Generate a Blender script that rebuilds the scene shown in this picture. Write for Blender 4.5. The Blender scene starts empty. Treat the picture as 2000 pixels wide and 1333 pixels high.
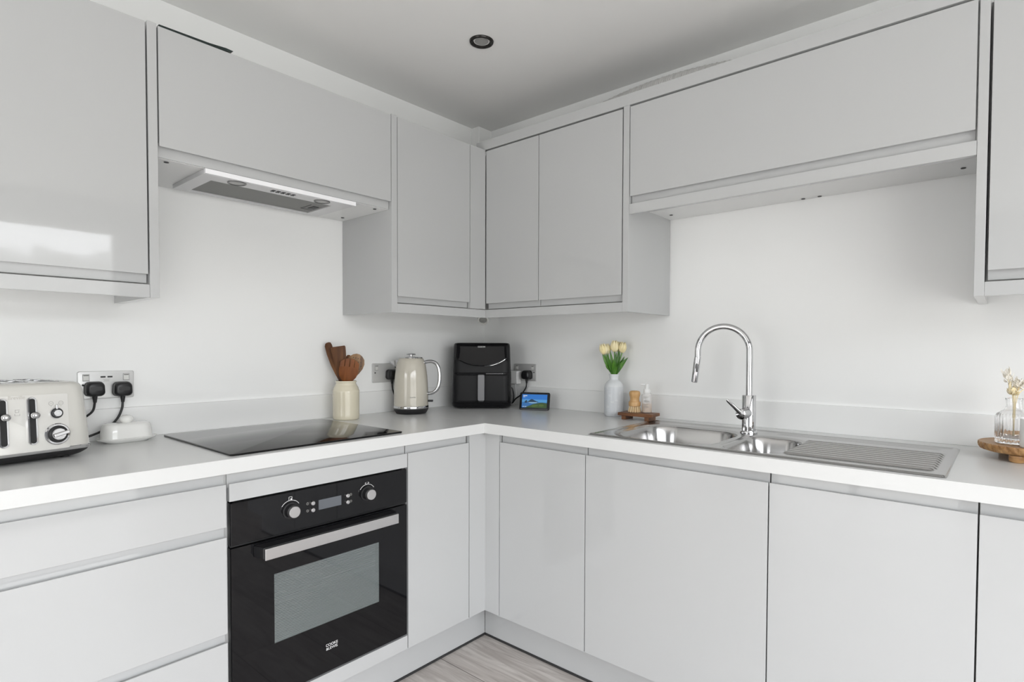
import bpy, bmesh, math, random
from mathutils import Vector, Matrix
random.seed(7)
S = bpy.context.scene
COL = S.collection
PI = math.pi
sin, cos = math.sin, math.cos

# ------------------------------------------------------------------ materials
def mat(name, col, rough=.5, metal=0., spec=.5, coat=0., trans=0., ior=1.45, emit=None, es=1., sss=0.):
    m = bpy.data.materials.new(name); m.use_nodes = True
    b = m.node_tree.nodes['Principled BSDF']
    b.inputs['Base Color'].default_value = (*col, 1)
    b.inputs['Roughness'].default_value = rough
    b.inputs['Metallic'].default_value = metal
    b.inputs['Specular IOR Level'].default_value = spec
    b.inputs['Coat Weight'].default_value = coat
    b.inputs['Coat Roughness'].default_value = .03
    b.inputs['Transmission Weight'].default_value = trans
    b.inputs['IOR'].default_value = ior
    if sss:
        b.inputs['Subsurface Weight'].default_value = sss
        b.inputs['Subsurface Radius'].default_value = (.01, .01, .01)
    if emit:
        b.inputs['Emission Color'].default_value = (*emit, 1)
        b.inputs['Emission Strength'].default_value = es
    return m
def nodes(m):
    nt = m.node_tree
    return nt, nt.nodes, nt.links, nt.nodes['Principled BSDF']
def add_bump(m, scale, strength, dist=.001, detail=2, stretch=(1, 1, 1)):
    nt, N, L, b = nodes(m)
    g = N.new('ShaderNodeNewGeometry'); mp = N.new('ShaderNodeMapping'); mp.inputs['Scale'].default_value = stretch
    n = N.new('ShaderNodeTexNoise'); n.inputs['Scale'].default_value = scale; n.inputs['Detail'].default_value = detail
    u = N.new('ShaderNodeBump'); u.inputs['Strength'].default_value = strength; u.inputs['Distance'].default_value = dist
    L.new(g.outputs['Position'], mp.inputs['Vector']); L.new(mp.outputs['Vector'], n.inputs['Vector'])
    L.new(n.outputs['Fac'], u.inputs['Height']); L.new(u.outputs['Normal'], b.inputs['Normal'])
def add_grain(m, c1, c2, scale=(6, 6, 60), detail=6, dist=1.2, nscale=1., lo=.3, hi=.7, coord='Object'):
    nt, N, L, b = nodes(m)
    t = N.new('ShaderNodeTexCoord'); mp = N.new('ShaderNodeMapping'); mp.inputs['Scale'].default_value = scale
    n = N.new('ShaderNodeTexNoise'); n.inputs['Scale'].default_value = nscale; n.inputs['Detail'].default_value = detail
    n.inputs['Distortion'].default_value = dist
    r = N.new('ShaderNodeValToRGB'); r.color_ramp.elements[0].position = lo; r.color_ramp.elements[1].position = hi
    r.color_ramp.elements[0].color = (*c1, 1); r.color_ramp.elements[1].color = (*c2, 1)
    L.new(t.outputs[coord], mp.inputs['Vector']); L.new(mp.outputs['Vector'], n.inputs['Vector'])
    L.new(n.outputs['Fac'], r.inputs['Fac']); L.new(r.outputs['Color'], b.inputs['Base Color'])

CAB = mat('gloss_grey_lacquer', (.482, .488, .49), .03, spec=.5); add_bump(CAB, 70, .03, .0004)
CARC = mat('grey_board', (.48, .482, .477), .35)
CARCW = mat('bounce_whitened_board', (.76, .765, .76), .4)  # whitened so the undersides carry light bounced from worktop and sink
WALL = mat('white_wall_paint', (.86, .865, .86), .7); add_bump(WALL, 240, .08, .0006)
REARW = mat('rear_wall_fill_cut', (.26, .27, .28), .7)  # unseen rear walls coloured dark to cut fill and darken chrome reflections
CEIL = mat('white_ceiling_paint', (.78, .78, .77), .8)
TOPM = mat('pale_grey_laminate', (.65, .655, .65), .24, spec=.45)
UPST = mat('white_laminate', (.82, .825, .82), .4)
WHITE = mat('white_plastic', (.82, .82, .81), .3)
BLACKGLASS = mat('black_glass', (.006, .006, .007), .035, spec=.36)
HOBGLASS = mat('black_hob_glass', (.007, .007, .007), .07, spec=.30); add_bump(HOBGLASS, 400, .03, .0004)
BLACK = mat('black_plastic', (.012, .012, .013), .35)
BLACKG = mat('black_gloss_plastic', (.006, .006, .007), .16, spec=.35)
BLACKM = mat('black_matte_plastic', (.016, .016, .017), .45)
RUBBER = mat('black_rubber', (.01, .01, .01), .6)
DARKGAP = mat('dark_seal', (.03, .03, .03), .7)
CHROME = mat('chrome', (.62, .62, .63), .05, metal=1)
STEEL = mat('brushed_steel', (.46, .455, .45), .18, metal=1); add_bump(STEEL, 60, .05, .0005, stretch=(1, 18, 18))
STEELB = mat('brushed_bar_steel', (.60, .59, .59), .3, metal=1); add_bump(STEELB, 60, .06, .0005, stretch=(18, 1, 18))
HOODW = mat('hood_metal_paint', (.66, .66, .67), .35)
HOODF = mat('hood_front_strip', (.88, .88, .90), .25)
CREAM = mat('cream_gloss_enamel', (.53, .50, .43), .12, coat=.4)
TOASTC = mat('warm_white_enamel', (.60, .59, .555), .22, coat=.2)
TOASTP = mat('satin_champagne_panel', (.80, .79, .76), .25, metal=.2)
CERAM = mat('cream_stoneware', (.66, .61, .48), .16, coat=.3)
PORC = mat('white_porcelain', (.82, .82, .80), .1, coat=.3)
SOCK = mat('brushed_socket_plate', (.60, .60, .595), .34, metal=.35)
SOCKW = mat('pale_grey_socket_plastic', (.66, .66, .64), .35)
GLASS = mat('clear_glass', (1, 1, 1), .0, trans=1, ior=1.46)
PETAL = mat('cream_yellow_petal', (.86, .74, .42), .5, sss=.15); add_grain(PETAL, (.84, .72, .38), (.93, .84, .58), (30, 30, 8), 3, .5)
LEAF = mat('fresh_green_leaf', (.06, .19, .015), .32); add_grain(LEAF, (.022, .095, .006), (.085, .24, .018), (60, 60, 6), 3, .3)
STEMM = mat('green_stem', (.12, .28, .05), .4)
BLOOMB = mat('pale_green_sepal', (.42, .45, .16), .5)
WOODD = mat('dark_acacia', (.17, .07, .025), .5, spec=.3); add_grain(WOODD, (.058, .020, .006), (.21, .086, .027), (34, 34, 3.2), 5, 1.0)
WOODR = mat('reddish_wood', (.25, .09, .03), .38); add_grain(WOODR, (.10, .030, .009), (.24, .080, .022), (28, 28, 4), 5, 1.0)
WOODL = mat('speckled_wood', (.32, .18, .08), .42); add_grain(WOODL, (.11, .05, .018), (.34, .19, .08), (30, 30, 6), 5, .9)
WOODT = mat('walnut_tray_wood', (.15, .06, .02), .4); add_grain(WOODT, (.07, .026, .01), (.22, .09, .033), (3, 34, 34), 5, 1.1)
BAMBOO = mat('bamboo', (.56, .33, .14), .4); add_grain(BAMBOO, (.46, .25, .09), (.66, .42, .20), (40, 40, 5), 4, .6)
BRIST = mat('sisal_bristle', (.80, .62, .38), .7)
BOARDW = mat('mango_wood', (.45, .25, .10), .42); add_grain(BOARDW, (.27, .125, .042), (.54, .32, .14), (10, 60, 40), 6, 1.2)
DRIED = mat('bleached_dried_petal', (.90, .86, .78), .7, sss=.1)
DRIEDY = mat('straw_dried_petal', (.86, .75, .50), .7, sss=.1)
DUCTM = mat('grey_foil_duct', (.60, .60, .59), .35, metal=.3)
VASEM = mat('glazed_grey_white', (.64, .67, .70), .22)
def vase_bump():
    nt, N, L, b = nodes(VASEM)
    t = N.new('ShaderNodeTexCoord')
    sp = N.new('ShaderNodeSeparateXYZ'); L.new(t.outputs['Object'], sp.inputs[0])
    at = N.new('ShaderNodeMath'); at.operation = 'ARCTAN2'; L.new(sp.outputs['Y'], at.inputs[0]); L.new(sp.outputs['X'], at.inputs[1])
    def saw(src, k):
        a = N.new('ShaderNodeMath'); a.operation = 'MULTIPLY'; a.inputs[1].default_value = k; L.new(src, a.inputs[0])
        s = N.new('ShaderNodeMath'); s.operation = 'SINE'; L.new(a.outputs[0], s.inputs[0])
        ab = N.new('ShaderNodeMath'); ab.operation = 'ABSOLUTE'; L.new(s.outputs[0], ab.inputs[0]); return ab.outputs[0]
    mn = N.new('ShaderNodeMath'); mn.operation = 'MINIMUM'
    L.new(saw(at.outputs[0], 32), mn.inputs[0]); L.new(saw(sp.outputs['Z'], 760), mn.inputs[1])
    lt = N.new('ShaderNodeMath'); lt.operation = 'LESS_THAN'; lt.inputs[1].default_value = .34; L.new(mn.outputs[0], lt.inputs[0])
    z = N.new('ShaderNodeMath'); z.operation = 'LESS_THAN'; z.inputs[1].default_value = .128; L.new(sp.outputs['Z'], z.inputs[0])
    ns = N.new('ShaderNodeTexNoise'); ns.inputs['Scale'].default_value = 55; L.new(t.outputs['Object'], ns.inputs['Vector'])
    gt = N.new('ShaderNodeMath'); gt.operation = 'GREATER_THAN'; gt.inputs[1].default_value = .38; L.new(ns.outputs['Fac'], gt.inputs[0])
    m1 = N.new('ShaderNodeMath'); m1.operation = 'MULTIPLY'; L.new(lt.outputs[0], m1.inputs[0]); L.new(z.outputs[0], m1.inputs[1])
    m2 = N.new('ShaderNodeMath'); m2.operation = 'MULTIPLY'; L.new(m1.outputs[0], m2.inputs[0]); L.new(gt.outputs[0], m2.inputs[1])
    mx = N.new('ShaderNodeMixRGB'); mx.inputs[1].default_value = (.68, .70, .72, 1); mx.inputs[2].default_value = (.53, .56, .60, 1)
    L.new(m2.outputs[0], mx.inputs[0]); L.new(mx.outputs[0], b.inputs['Base Color'])
    u = N.new('ShaderNodeBump'); u.inputs['Strength'].default_value = .6; u.inputs['Distance'].default_value = .0008; u.invert = True
    L.new(m1.outputs[0], u.inputs['Height']); L.new(u.outputs[0], b.inputs['Normal'])
vase_bump()
FILTER = mat('metal_filter_mesh', (.20, .20, .19), .45, metal=.6)
def filter_mesh():
    nt, N, L, b = nodes(FILTER)
    g = N.new('ShaderNodeNewGeometry'); mp = N.new('ShaderNodeMapping'); mp.inputs['Rotation'].default_value = (0, 0, .785)
    ck = N.new('ShaderNodeTexChecker'); ck.inputs['Scale'].default_value = 420
    ck.inputs['Color1'].default_value = (.13, .13, .125, 1); ck.inputs['Color2'].default_value = (.27, .27, .26, 1)
    L.new(g.outputs['Position'], mp.inputs['Vector']); L.new(mp.outputs[0], ck.inputs['Vector']); L.new(ck.outputs['Color'], b.inputs['Base Color'])
filter_mesh()
LENS = mat('frosted_lens', (.30, .30, .29), .25, coat=.3)
LENSD = mat('grey_lens', (.28, .28, .27), .2, coat=.4)
DISPLAY = mat('oven_display', (.12, .13, .145), .15)
PRINT = mat('white_print', (.75, .75, .75), .5)
PRINTG = mat('grey_print', (.30, .295, .28), .5)
PRINTF = mat('faint_print', (.50, .485, .45), .35)
def floor_mat():
    m = mat('washed_oak_planks', (.5, .45, .41), .42)
    nt, N, L, b = nodes(m)
    g = N.new('ShaderNodeNewGeometry'); sp = N.new('ShaderNodeSeparateXYZ'); L.new(g.outputs['Position'], sp.inputs[0])
    def math_(op, a, c=None, v=None):
        n = N.new('ShaderNodeMath'); n.operation = op
        L.new(a, n.inputs[0])
        if c is not None: L.new(c, n.inputs[1])
        if v is not None: n.inputs[1].default_value = v
        return n.outputs[0]
    yy = math_('MULTIPLY', math_('ADD', sp.outputs['Y'], v=11.007), v=1/.25)
    row = math_('FLOOR', yy); fy = math_('FRACT', yy)
    xo = math_('ADD', math_('ADD', math_('MULTIPLY', sp.outputs['X'], v=1/1.29), math_('MULTIPLY', row, v=.377)), v=.3)
    colm = math_('FLOOR', xo); fx = math_('FRACT', xo)
    cb = N.new('ShaderNodeCombineXYZ'); L.new(row, cb.inputs[0]); L.new(colm, cb.inputs[1])
    wn = N.new('ShaderNodeTexWhiteNoise'); L.new(cb.outputs[0], wn.inputs['Vector'])
    off = N.new('ShaderNodeVectorMath'); off.operation = 'MULTIPLY_ADD'; off.inputs[1].default_value = (7, 7, 7)
    L.new(wn.outputs['Color'], off.inputs[0]); L.new(g.outputs['Position'], off.inputs[2])
    mp = N.new('ShaderNodeMapping'); mp.inputs['Scale'].default_value = (1.6, 16, 1); L.new(off.outputs[0], mp.inputs['Vector'])
    n1 = N.new('ShaderNodeTexNoise'); n1.inputs['Scale'].default_value = 2.; n1.inputs['Detail'].default_value = 8; n1.inputs['Distortion'].default_value = 1.6
    L.new(mp.outputs[0], n1.inputs['Vector'])
    r = N.new('ShaderNodeValToRGB'); r.color_ramp.elements[0].position = .28; r.color_ramp.elements[1].position = .68
    r.color_ramp.elements[0].color = (.46, .41, .38, 1); r.color_ramp.elements[1].color = (.80, .75, .71, 1)
    L.new(n1.outputs['Fac'], r.inputs['Fac'])
    tint = N.new('ShaderNodeMixRGB'); tint.blend_type = 'MULTIPLY'; tint.inputs[0].default_value = .22
    L.new(r.outputs[0], tint.inputs[1]); L.new(wn.outputs['Value'], tint.inputs[2])
    e = math_('MAXIMUM', math_('LESS_THAN', fy, v=.012), math_('LESS_THAN', fx, v=.002))
    mx = N.new('ShaderNodeMixRGB'); mx.inputs[2].default_value = (.12, .10, .09, 1)
    L.new(e, mx.inputs[0]); L.new(tint.outputs[0], mx.inputs[1]); L.new(mx.outputs[0], b.inputs['Base Color'])
    return m
FLOORM = floor_mat()

# ------------------------------------------------------------------ mesh builder
class MB:
    def __init__(s): s.bm = bmesh.new(); s.mi = 0
    def _f(s, vs):
        try:
            f = s.bm.faces.new(vs); f.material_index = s.mi; return f
        except ValueError: return None
    def box(s, a, b):
        x0, y0, z0 = [min(a[i], b[i]) for i in range(3)]; x1, y1, z1 = [max(a[i], b[i]) for i in range(3)]
        v = [s.bm.verts.new(p) for p in ((x0,y0,z0),(x1,y0,z0),(x1,y1,z0),(x0,y1,z0),(x0,y0,z1),(x1,y0,z1),(x1,y1,z1),(x0,y1,z1))]
        for q in ((3,2,1,0),(4,5,6,7),(0,1,5,4),(1,2,6,5),(2,3,7,6),(3,0,4,7)): s._f([v[i] for i in q])
        return s
    def loft(s, rings, cap0=True, cap1=True, closed=True):
        R = [[s.bm.verts.new(p) for p in r] for r in rings]; n = len(R[0])
        for i in range(len(R)-1):
            for j in range(n if closed else n-1):
                s._f([R[i][j], R[i][(j+1) % n], R[i+1][(j+1) % n], R[i+1][j]])
        if cap0: s._f(R[0][::-1])
        if cap1: s._f(R[-1])
        return s
    def lathe(s, prof, c=(0,0,0), seg=48, fr=None, cap0=True, cap1=True):
        rings = []
        for r, z in prof:
            ring = []
            for j in range(seg):
                t = 2*PI*j/seg; k = fr(t, z) if fr else 1.
                ring.append((c[0]+r*k*cos(t), c[1]+r*k*sin(t), c[2]+z))
            rings.append(ring)
        return s.loft(rings, cap0 and prof[0][0] > 1e-6, cap1 and prof[-1][0] > 1e-6)
    def cyl(s, p0, p1, r0, r1=None, seg=24):
        return s.tube([p0, p1], [r0, r0 if r1 is None else r1], seg)
    def tube(s, pts, r, seg=12, sx=1., sy=1., up=None):
        P = [Vector(p) for p in pts]; n = len(P)
        rr = r if isinstance(r, (list, tuple)) else [r]*n
        T = [(P[min(i+1, n-1)]-P[max(i-1, 0)]).normalized() for i in range(n)]
        u = Vector(up) if up else (Vector((0,0,1)) if abs(T[0].z) < .9 else Vector((1,0,0)))
        a = (u - T[0]*u.dot(T[0])).normalized(); rings = []
        for i in range(n):
            a = (a - T[i]*a.dot(T[i])).normalized(); b = T[i].cross(a)
            rings.append([P[i]+(a*cos(2*PI*j/seg)*sx+b*sin(2*PI*j/seg)*sy)*rr[i] for j in range(seg)])
        return s.loft(rings)
    def prism(s, poly, f0, f1):
        return s.loft([[f0(*p) for p in poly], [f1(*p) for p in poly]])
    def sphere(s, c, r, seg=20, rings=12, sc=(1,1,1)):
        R = []
        for i in range(rings+1):
            t = PI*i/rings; rad = max(sin(t), 1e-4)
            R.append([(c[0]+r*sc[0]*rad*cos(2*PI*j/seg), c[1]+r*sc[1]*rad*sin(2*PI*j/seg), c[2]-r*sc[2]*cos(t)) for j in range(seg)])
        return s.loft(R)
    def grid(s, fn, nu, nv):
        V = [[s.bm.verts.new(fn(i/nu, j/nv)) for j in range(nv+1)] for i in range(nu+1)]
        for i in range(nu):
            for j in range(nv): s._f([V[i][j], V[i+1][j], V[i+1][j+1], V[i][j+1]])
        return s
    def xf(s, M):
        bmesh.ops.transform(s.bm, matrix=M, verts=s.bm.verts); return s
    def build(s, name, m, parent=None, bevel=0., seg=2, smooth=.7, solid=0., recalc=True, sub=0, label=None, world=False):
        if recalc: bmesh.ops.recalc_face_normals(s.bm, faces=s.bm.faces)
        if world and parent:
            r = parent
            while r.parent: r = r.parent
            bmesh.ops.transform(s.bm, matrix=Matrix.Translation(-r.location), verts=s.bm.verts)
        me = bpy.data.meshes.new(name); s.bm.to_mesh(me); s.bm.free()
        for q in (m if isinstance(m, (list, tuple)) else [m]): me.materials.append(q)
        if smooth and len(me.polygons):
            me.polygons.foreach_set('use_smooth', [True]*len(me.polygons)); me.set_sharp_from_angle(angle=smooth)
        o = bpy.data.objects.new(name, me); COL.objects.link(o)
        if parent: o.parent = parent
        if label: o['label'] = label
        if solid:
            d = o.modifiers.new('solid', 'SOLIDIFY'); d.thickness = solid; d.offset = 0
        if sub:
            d = o.modifiers.new('sub', 'SUBSURF'); d.levels = sub; d.render_levels = sub
        if bevel:
            d = o.modifiers.new('bevel', 'BEVEL'); d.width = bevel; d.segments = seg; d.limit_method = 'ANGLE'; d.angle_limit = .6
            d.harden_normals = True
        return o
def thing(name, label, cat, loc=(0,0,0), rz=0., group=None):
    o = bpy.data.objects.new(name, None); COL.objects.link(o); o.empty_display_size = .05
    o.location = loc; o.rotation_euler = (0, 0, rz); return tag(o, label, cat, group)
def tag(o, label, cat, group=None):
    o['label'] = label; o['category'] = cat
    if group: o['group'] = group
    return o
def struct(o): o['kind'] = 'structure'; return o
def setloc(o, loc):
    """move a world-built mesh object's origin to loc"""
    o.data.transform(Matrix.Translation(-Vector(loc))); o.location = loc; return o
def txt(body, size, M, m, name, parent, ext=.0003, align='CENTER', sx=1.):
    c = bpy.data.curves.new('t', 'FONT'); c.body = body; c.size = size; c.extrude = ext; c.align_x = align; c.align_y = 'CENTER'
    o = bpy.data.objects.new('t', c); COL.objects.link(o)
    dg = bpy.context.evaluated_depsgraph_get(); me = bpy.data.meshes.new_from_object(o.evaluated_get(dg))
    bpy.data.objects.remove(o); bpy.data.curves.remove(c)
    me.transform(M @ Matrix.Diagonal((sx, 1, 1, 1))); me.materials.clear(); me.materials.append(m); me.name = name
    q = bpy.data.objects.new(name, me); COL.objects.link(q); q.parent = parent; return q
def frame(origin, right, up):
    """matrix whose x = right, y = up, z = right x up"""
    r = Vector(right).normalized(); u = Vector(up).normalized(); n = r.cross(u)
    M = Matrix((r, u, n)).transposed().to_4x4(); M.translation = Vector(origin); return M
def rrect(w, h, r, n=6):
    """rounded rectangle outline centred on 0"""
    out = []
    for cx, cy, a0 in ((w/2-r, h/2-r, 0), (-w/2+r, h/2-r, PI/2), (-w/2+r, -h/2+r, PI), (w/2-r, -h/2+r, 1.5*PI)):
        for i in range(n+1):
            t = a0+PI/2*i/n; out.append((cx+r*cos(t), cy+r*sin(t)))
    return out
def catmull(P, n=8):
    P = [Vector(p) for p in P]; Q = [P[0]*2-P[1]]+P+[P[-1]*2-P[-2]]; out = []
    for i in range(1, len(Q)-2):
        for k in range(n):
            t = k/n; a, b, c, d = Q[i-1:i+3]
            out.append(.5*((2*b)+(c-a)*t+(2*a-5*b+4*c-d)*t*t+(3*b-a-3*c+d)*t**3))
    out.append(P[-1]); return out

# ------------------------------------------------------------------ key dimensions
H, HU = .91, .871                      # worktop top and underside
WD, WDR = .619, .622                   # worktop front edges
FB, FBR = .598, .599                   # base door faces
FW, FWR = .344, .340                   # wall door faces
ZDT, ZDB = .8393, .159
CEILZ = 2.352
RX, RY = 4.0, -4.7                     # room extents
def L3(a, d, z): return (d, a, z)      # left run: along y, out along +x
def R3(a, d, z): return (a, -d, z)     # right run: along x, out along -y

def jdoor(F, a0, a1, z0, z1, face, lip, where='top', th=.020):
    """handleless door with a scooped finger lip: lip = height of the set-back upstand"""
    b = face-th
    if where == 'top':
        poly = [(b, z0), (face, z0), (face, z1), (face-.0055, z1), (face-.0075, z1-.010), (b+.006, z1-.012), (b+.004, z1-.004), (b+.004, z1+lip), (b, z1+lip)]
    elif where == 'bottom':
        poly = [(b, z1), (face, z1), (face, z0), (face-.0055, z0), (face-.0075, z0+.010), (b+.006, z0+.012), (b+.004, z0+.004), (b+.004, z0-lip), (b, z0-lip)]
    else:
        poly = [(b, z0), (face, z0), (face, z1), (b, z1)]
    return MB().prism(poly, lambda d, z: F(a0, d, z), lambda d, z: F(a1, d, z))
def carcass(F, a0, a1, d0, d1, z0, z1, top=False, t=.018):
    m = MB()
    m.box(F(a0, d0, z0), F(a0+t, d1, z1)); m.box(F(a1-t, d0, z0), F(a1, d1, z1))
    m.box(F(a0+t, d0, z0), F(a1-t, d1, z0+t)); m.box(F(a0+t, d0, z0+t), F(a1-t, d0+.008, z1))
    if top: m.box(F(a0+t, d0+.008, z1-t), F(a1-t, d1, z1))
    else: m.box(F(a0+t, d1-.09, z1-t), F(a1-t, d1, z1))
    return m

# ------------------------------------------------------------------ the room
struct(MB().box((-.1, RY-.1, -.05), (RX+.1, .1, 0)).build('floor', FLOORM, smooth=0))
struct(MB().box((-.1, RY-.1, CEILZ), (RX+.1, .1, CEILZ+.1)).build('ceiling', CEIL, smooth=0))
struct(MB().box((-.1, RY-.1, 0), (0, .1, CEILZ)).build('wall_left', WALL, smooth=0))
struct(MB().box((0, 0, 0), (RX, .1, CEILZ)).build('wall_right', WALL, smooth=0))
WY0, WY1, WZ0, WZ1 = -4.25, -.81, .06, 2.15
w = MB().box((RX, RY-.1, 0), (RX+.1, WY0, CEILZ)).box((RX, WY1, 0), (RX+.1, .1, CEILZ)).box((RX, WY0, WZ1), (RX+.1, WY1, CEILZ)).box((RX, WY0, 0), (RX+.1, WY1, WZ0))
struct(w.build('wall_side', REARW, smooth=0))
BX0, BX1, BZ1 = .45, 1.95, 1.95
w = MB().box((0, RY-.1, 0), (BX0, RY, CEILZ)).box((BX1, RY-.1, 0), (RX, RY, CEILZ)).box((BX0, RY-.1, BZ1), (BX1, RY, CEILZ)).box((BX0, RY-.1, 0), (BX1, RY, .05))
struct(w.build('wall_back', REARW, smooth=0))
w = MB()
for y in (WY0+.02, -3.56, -2.02, WY1-.02): w.box((RX+.02, y-.03, WZ0), (RX+.08, y+.03, WZ1))
w.box((RX+.02, WY0, WZ1-.05), (RX+.08, WY1, WZ1)).box((RX+.02, WY0, WZ0), (RX+.08, WY1, WZ0+.05))
struct(w.build('window_1', WHITE, bevel=.003))
w = MB()
for x in (BX0+.03, 1.15, BX1-.03): w.box((x-.035, RY-.08, .05), (x+.035, RY-.02, BZ1))
w.box((BX0, RY-.08, BZ1-.06), (BX1, RY-.02, BZ1)).box((BX0, RY-.08, .05), (BX1, RY-.02, .12))
struct(w.build('window_2', WHITE, bevel=.003))
struct(MB().box((0, -.096, 2.05), (.055, 0, CEILZ)).build('trim_1', WALL, bevel=.004))      # boxed pipe in the corner above the cabinets

# ------------------------------------------------------------------ base cabinets, left run
YD0, YD1 = -2.175, -1.568
G = .0017
c = thing('drawer_cabinet', 'gloss light grey drawer cabinet left of the built-in oven, under the toaster', 'cabinet', (.3, (YD0+YD1)/2, ZDB))
carcass(L3, YD0, YD1, .02, FB-.045, ZDB, HU-.002).build('body', CARC, c, world=True)
jdoor(L3, YD0+G, YD1-G, .7255, ZDT, FB, .028).build('drawer', CAB, c, bevel=.0008, world=True)
jdoor(L3, YD0+G, YD1-G, .4413, .6984, FB, .025).build('drawer', CAB, c, bevel=.0008, world=True)
jdoor(L3, YD0+G, YD1-G, ZDB, .4163, FB, .023).build('drawer', CAB, c, bevel=.0008, world=True)
YO0, YO1 = -1.568, -.977
c = thing('oven_housing', 'gloss light grey cabinet housing that surrounds the built-in oven', 'cabinet', (.3, (YO0+YO1)/2, ZDB))
m = MB(); m.box(L3(YO0, .02, ZDB), L3(YO0+.009, FB-.022, HU-.002)); m.box(L3(YO1-.009, .02, ZDB), L3(YO1, FB-.022, HU-.002)); m.box(L3(YO0+.009, .02, ZDB), L3(YO1-.009, FB-.022, ZDB+.018)); m.box(L3(YO0+.009, .02, .80), L3(YO1-.009, FB-.022, .818))
m.build('body', CARC, c, world=True)
jdoor(L3, YO0+G+.004, YO1-G, .7915, ZDT, FB, .028).build('top_panel', CAB, c, bevel=.0008, world=True)
MB().box(L3(YO0+G+.004, FB-.02, ZDB), L3(YO1-G, FB, .206)).build('bottom_panel', CAB, c, bevel=.0008, world=True)
YN0, YN1 = -.977, -.685
c = thing('base_cabinet', 'narrow gloss grey base cabinet between the oven and the inner corner', 'cabinet', (.3, (YN0+YN1)/2, ZDB))
carcass(L3, YN0, YN1, .02, FB-.045, ZDB, HU-.002).build('body', CARC, c, world=True)
jdoor(L3, YN0+G, YN1-G, ZDB, ZDT, FB, .028).build('door', CAB, c, bevel=.0008, world=True)
# ------------------------------------------------------------------ corner post and right run
c = thing('corner_post', 'gloss grey L-shaped filler post in the inner corner of the base cabinets', 'filler panel', (.58, -.58, ZDB))
m = MB(); poly = [(FB, YN1+G), (FB, -FBR), (.6752-G, -FBR), (.6752-G, -FBR+.018), (FB-.018, -FBR+.018), (FB-.018, YN1+G)]
m.prism(poly, lambda x, y: (x, y, ZDB), lambda x, y: (x, y, HU-.001))
m.build('corner_post_face', CAB, c, bevel=.0008, world=True)
BXS = [(.6752, 1.0752, 'gloss grey base cabinet right of the inner corner, beside the sink base', 'door'),
       (1.0752, 1.6759, 'wide gloss grey base cabinet below the main sink bowl', 'door'),
       (1.6759, 2.1221, 'gloss grey base cabinet below the sink drainer', 'door'),
       (2.1221, 2.7221, 'gloss grey base cabinet below the round wooden board', 'door')]
for x0, x1, lb, _ in BXS:
    c = thing('base_cabinet', lb, 'cabinet', ((x0+x1)/2, -.3, ZDB))
    carcass(R3, x0, x1, .02, FBR-.045, ZDB, HU-.002).build('body', CARC, c, world=True)
    jdoor(R3, x0+G, x1-G, ZDB, ZDT, FBR, .028).build('door', CAB, c, bevel=.0008, world=True)
# plinths
p = thing('plinth', 'grey plinth board along the floor below the oven run', 'plinth', (.513, -1.4, 0))
MB().box((.495, -2.175, .008), (.513, -.512, .155)).build('board', CAB, p, bevel=.001, world=True)
MB().box((.495, -2.175, 0), (.516, -.515, .008)).build('seal_strip', DARKGAP, p, world=True, label='dark seal strip along the floor')
p = thing('plinth', 'grey plinth board along the floor below the sink run', 'plinth', (1.6, -.512, 0))
MB().box((.514, -.512, .008), (2.722, -.494, .155)).build('board', CAB, p, bevel=.001, world=True)
MB().box((.517, -.515, 0), (2.722, -.494, .008)).build('seal_strip', DARKGAP, p, world=True, label='dark seal strip along the floor')

# ------------------------------------------------------------------ worktop with sink cut-out, upstands
c = thing('worktop', 'pale grey L-shaped laminate worktop across both cabinet runs', 'worktop', (WD, -WDR, H))
SX0, SX1, SY0, SY1 = 1.100, 2.045, -.572, -.135
m = MB()
m.box((0.001, -2.178, HU), (WD, -WDR, H))
m.build('left_run', TOPM, c, bevel=.0015, world=True)
m = MB()
def holed(m, x0, x1, y0, y1, hx0, hx1, hy0, hy1, z0, z1):
    xs, ys = (x0, hx0, hx1, x1), (y0, hy0, hy1, y1)
    V = {}
    for k, z in enumerate((z0, z1)):
        for i in range(4):
            for j in range(4): V[i, j, k] = m.bm.verts.new((xs[i], ys[j], z))
    for i in range(3):
        for j in range(3):
            if i == 1 and j == 1: continue
            for k in (0, 1): m._f([V[i, j, k], V[i+1, j, k], V[i+1, j+1, k], V[i, j+1, k]])
    def side(p, q): m._f([V[(*p, 0)], V[(*q, 0)], V[(*q, 1)], V[(*p, 1)]])
    for i in range(3): side((i, 0), (i+1, 0)); side((i, 3), (i+1, 3)); side((0, i), (0, i+1)); side((3, i), (3, i+1))
    side((1, 1), (2, 1)); side((1, 2), (2, 2)); side((1, 1), (1, 2)); side((2, 1), (2, 2))
holed(m, .001, 2.726, -WDR, -.001, SX0, SX1, SY0, SY1, HU, H)
m.build('right_run', TOPM, c, world=True, smooth=0)
o = MB().box((.0005, -2.178, H), (.0125, -.013, 1.0075)).build('upstand', UPST, bevel=.001)
tag(setloc(o, (.006, -1.2, H)), 'white splash upstand along the wall behind the hob and kettle', 'upstand')
o = MB().box((.0005, -.0125, H), (2.726, -.0005, 1.0075)).build('upstand', UPST, bevel=.001)
tag(setloc(o, (1.45, -.006, H)), 'white splash upstand along the wall behind the sink', 'upstand')

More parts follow.
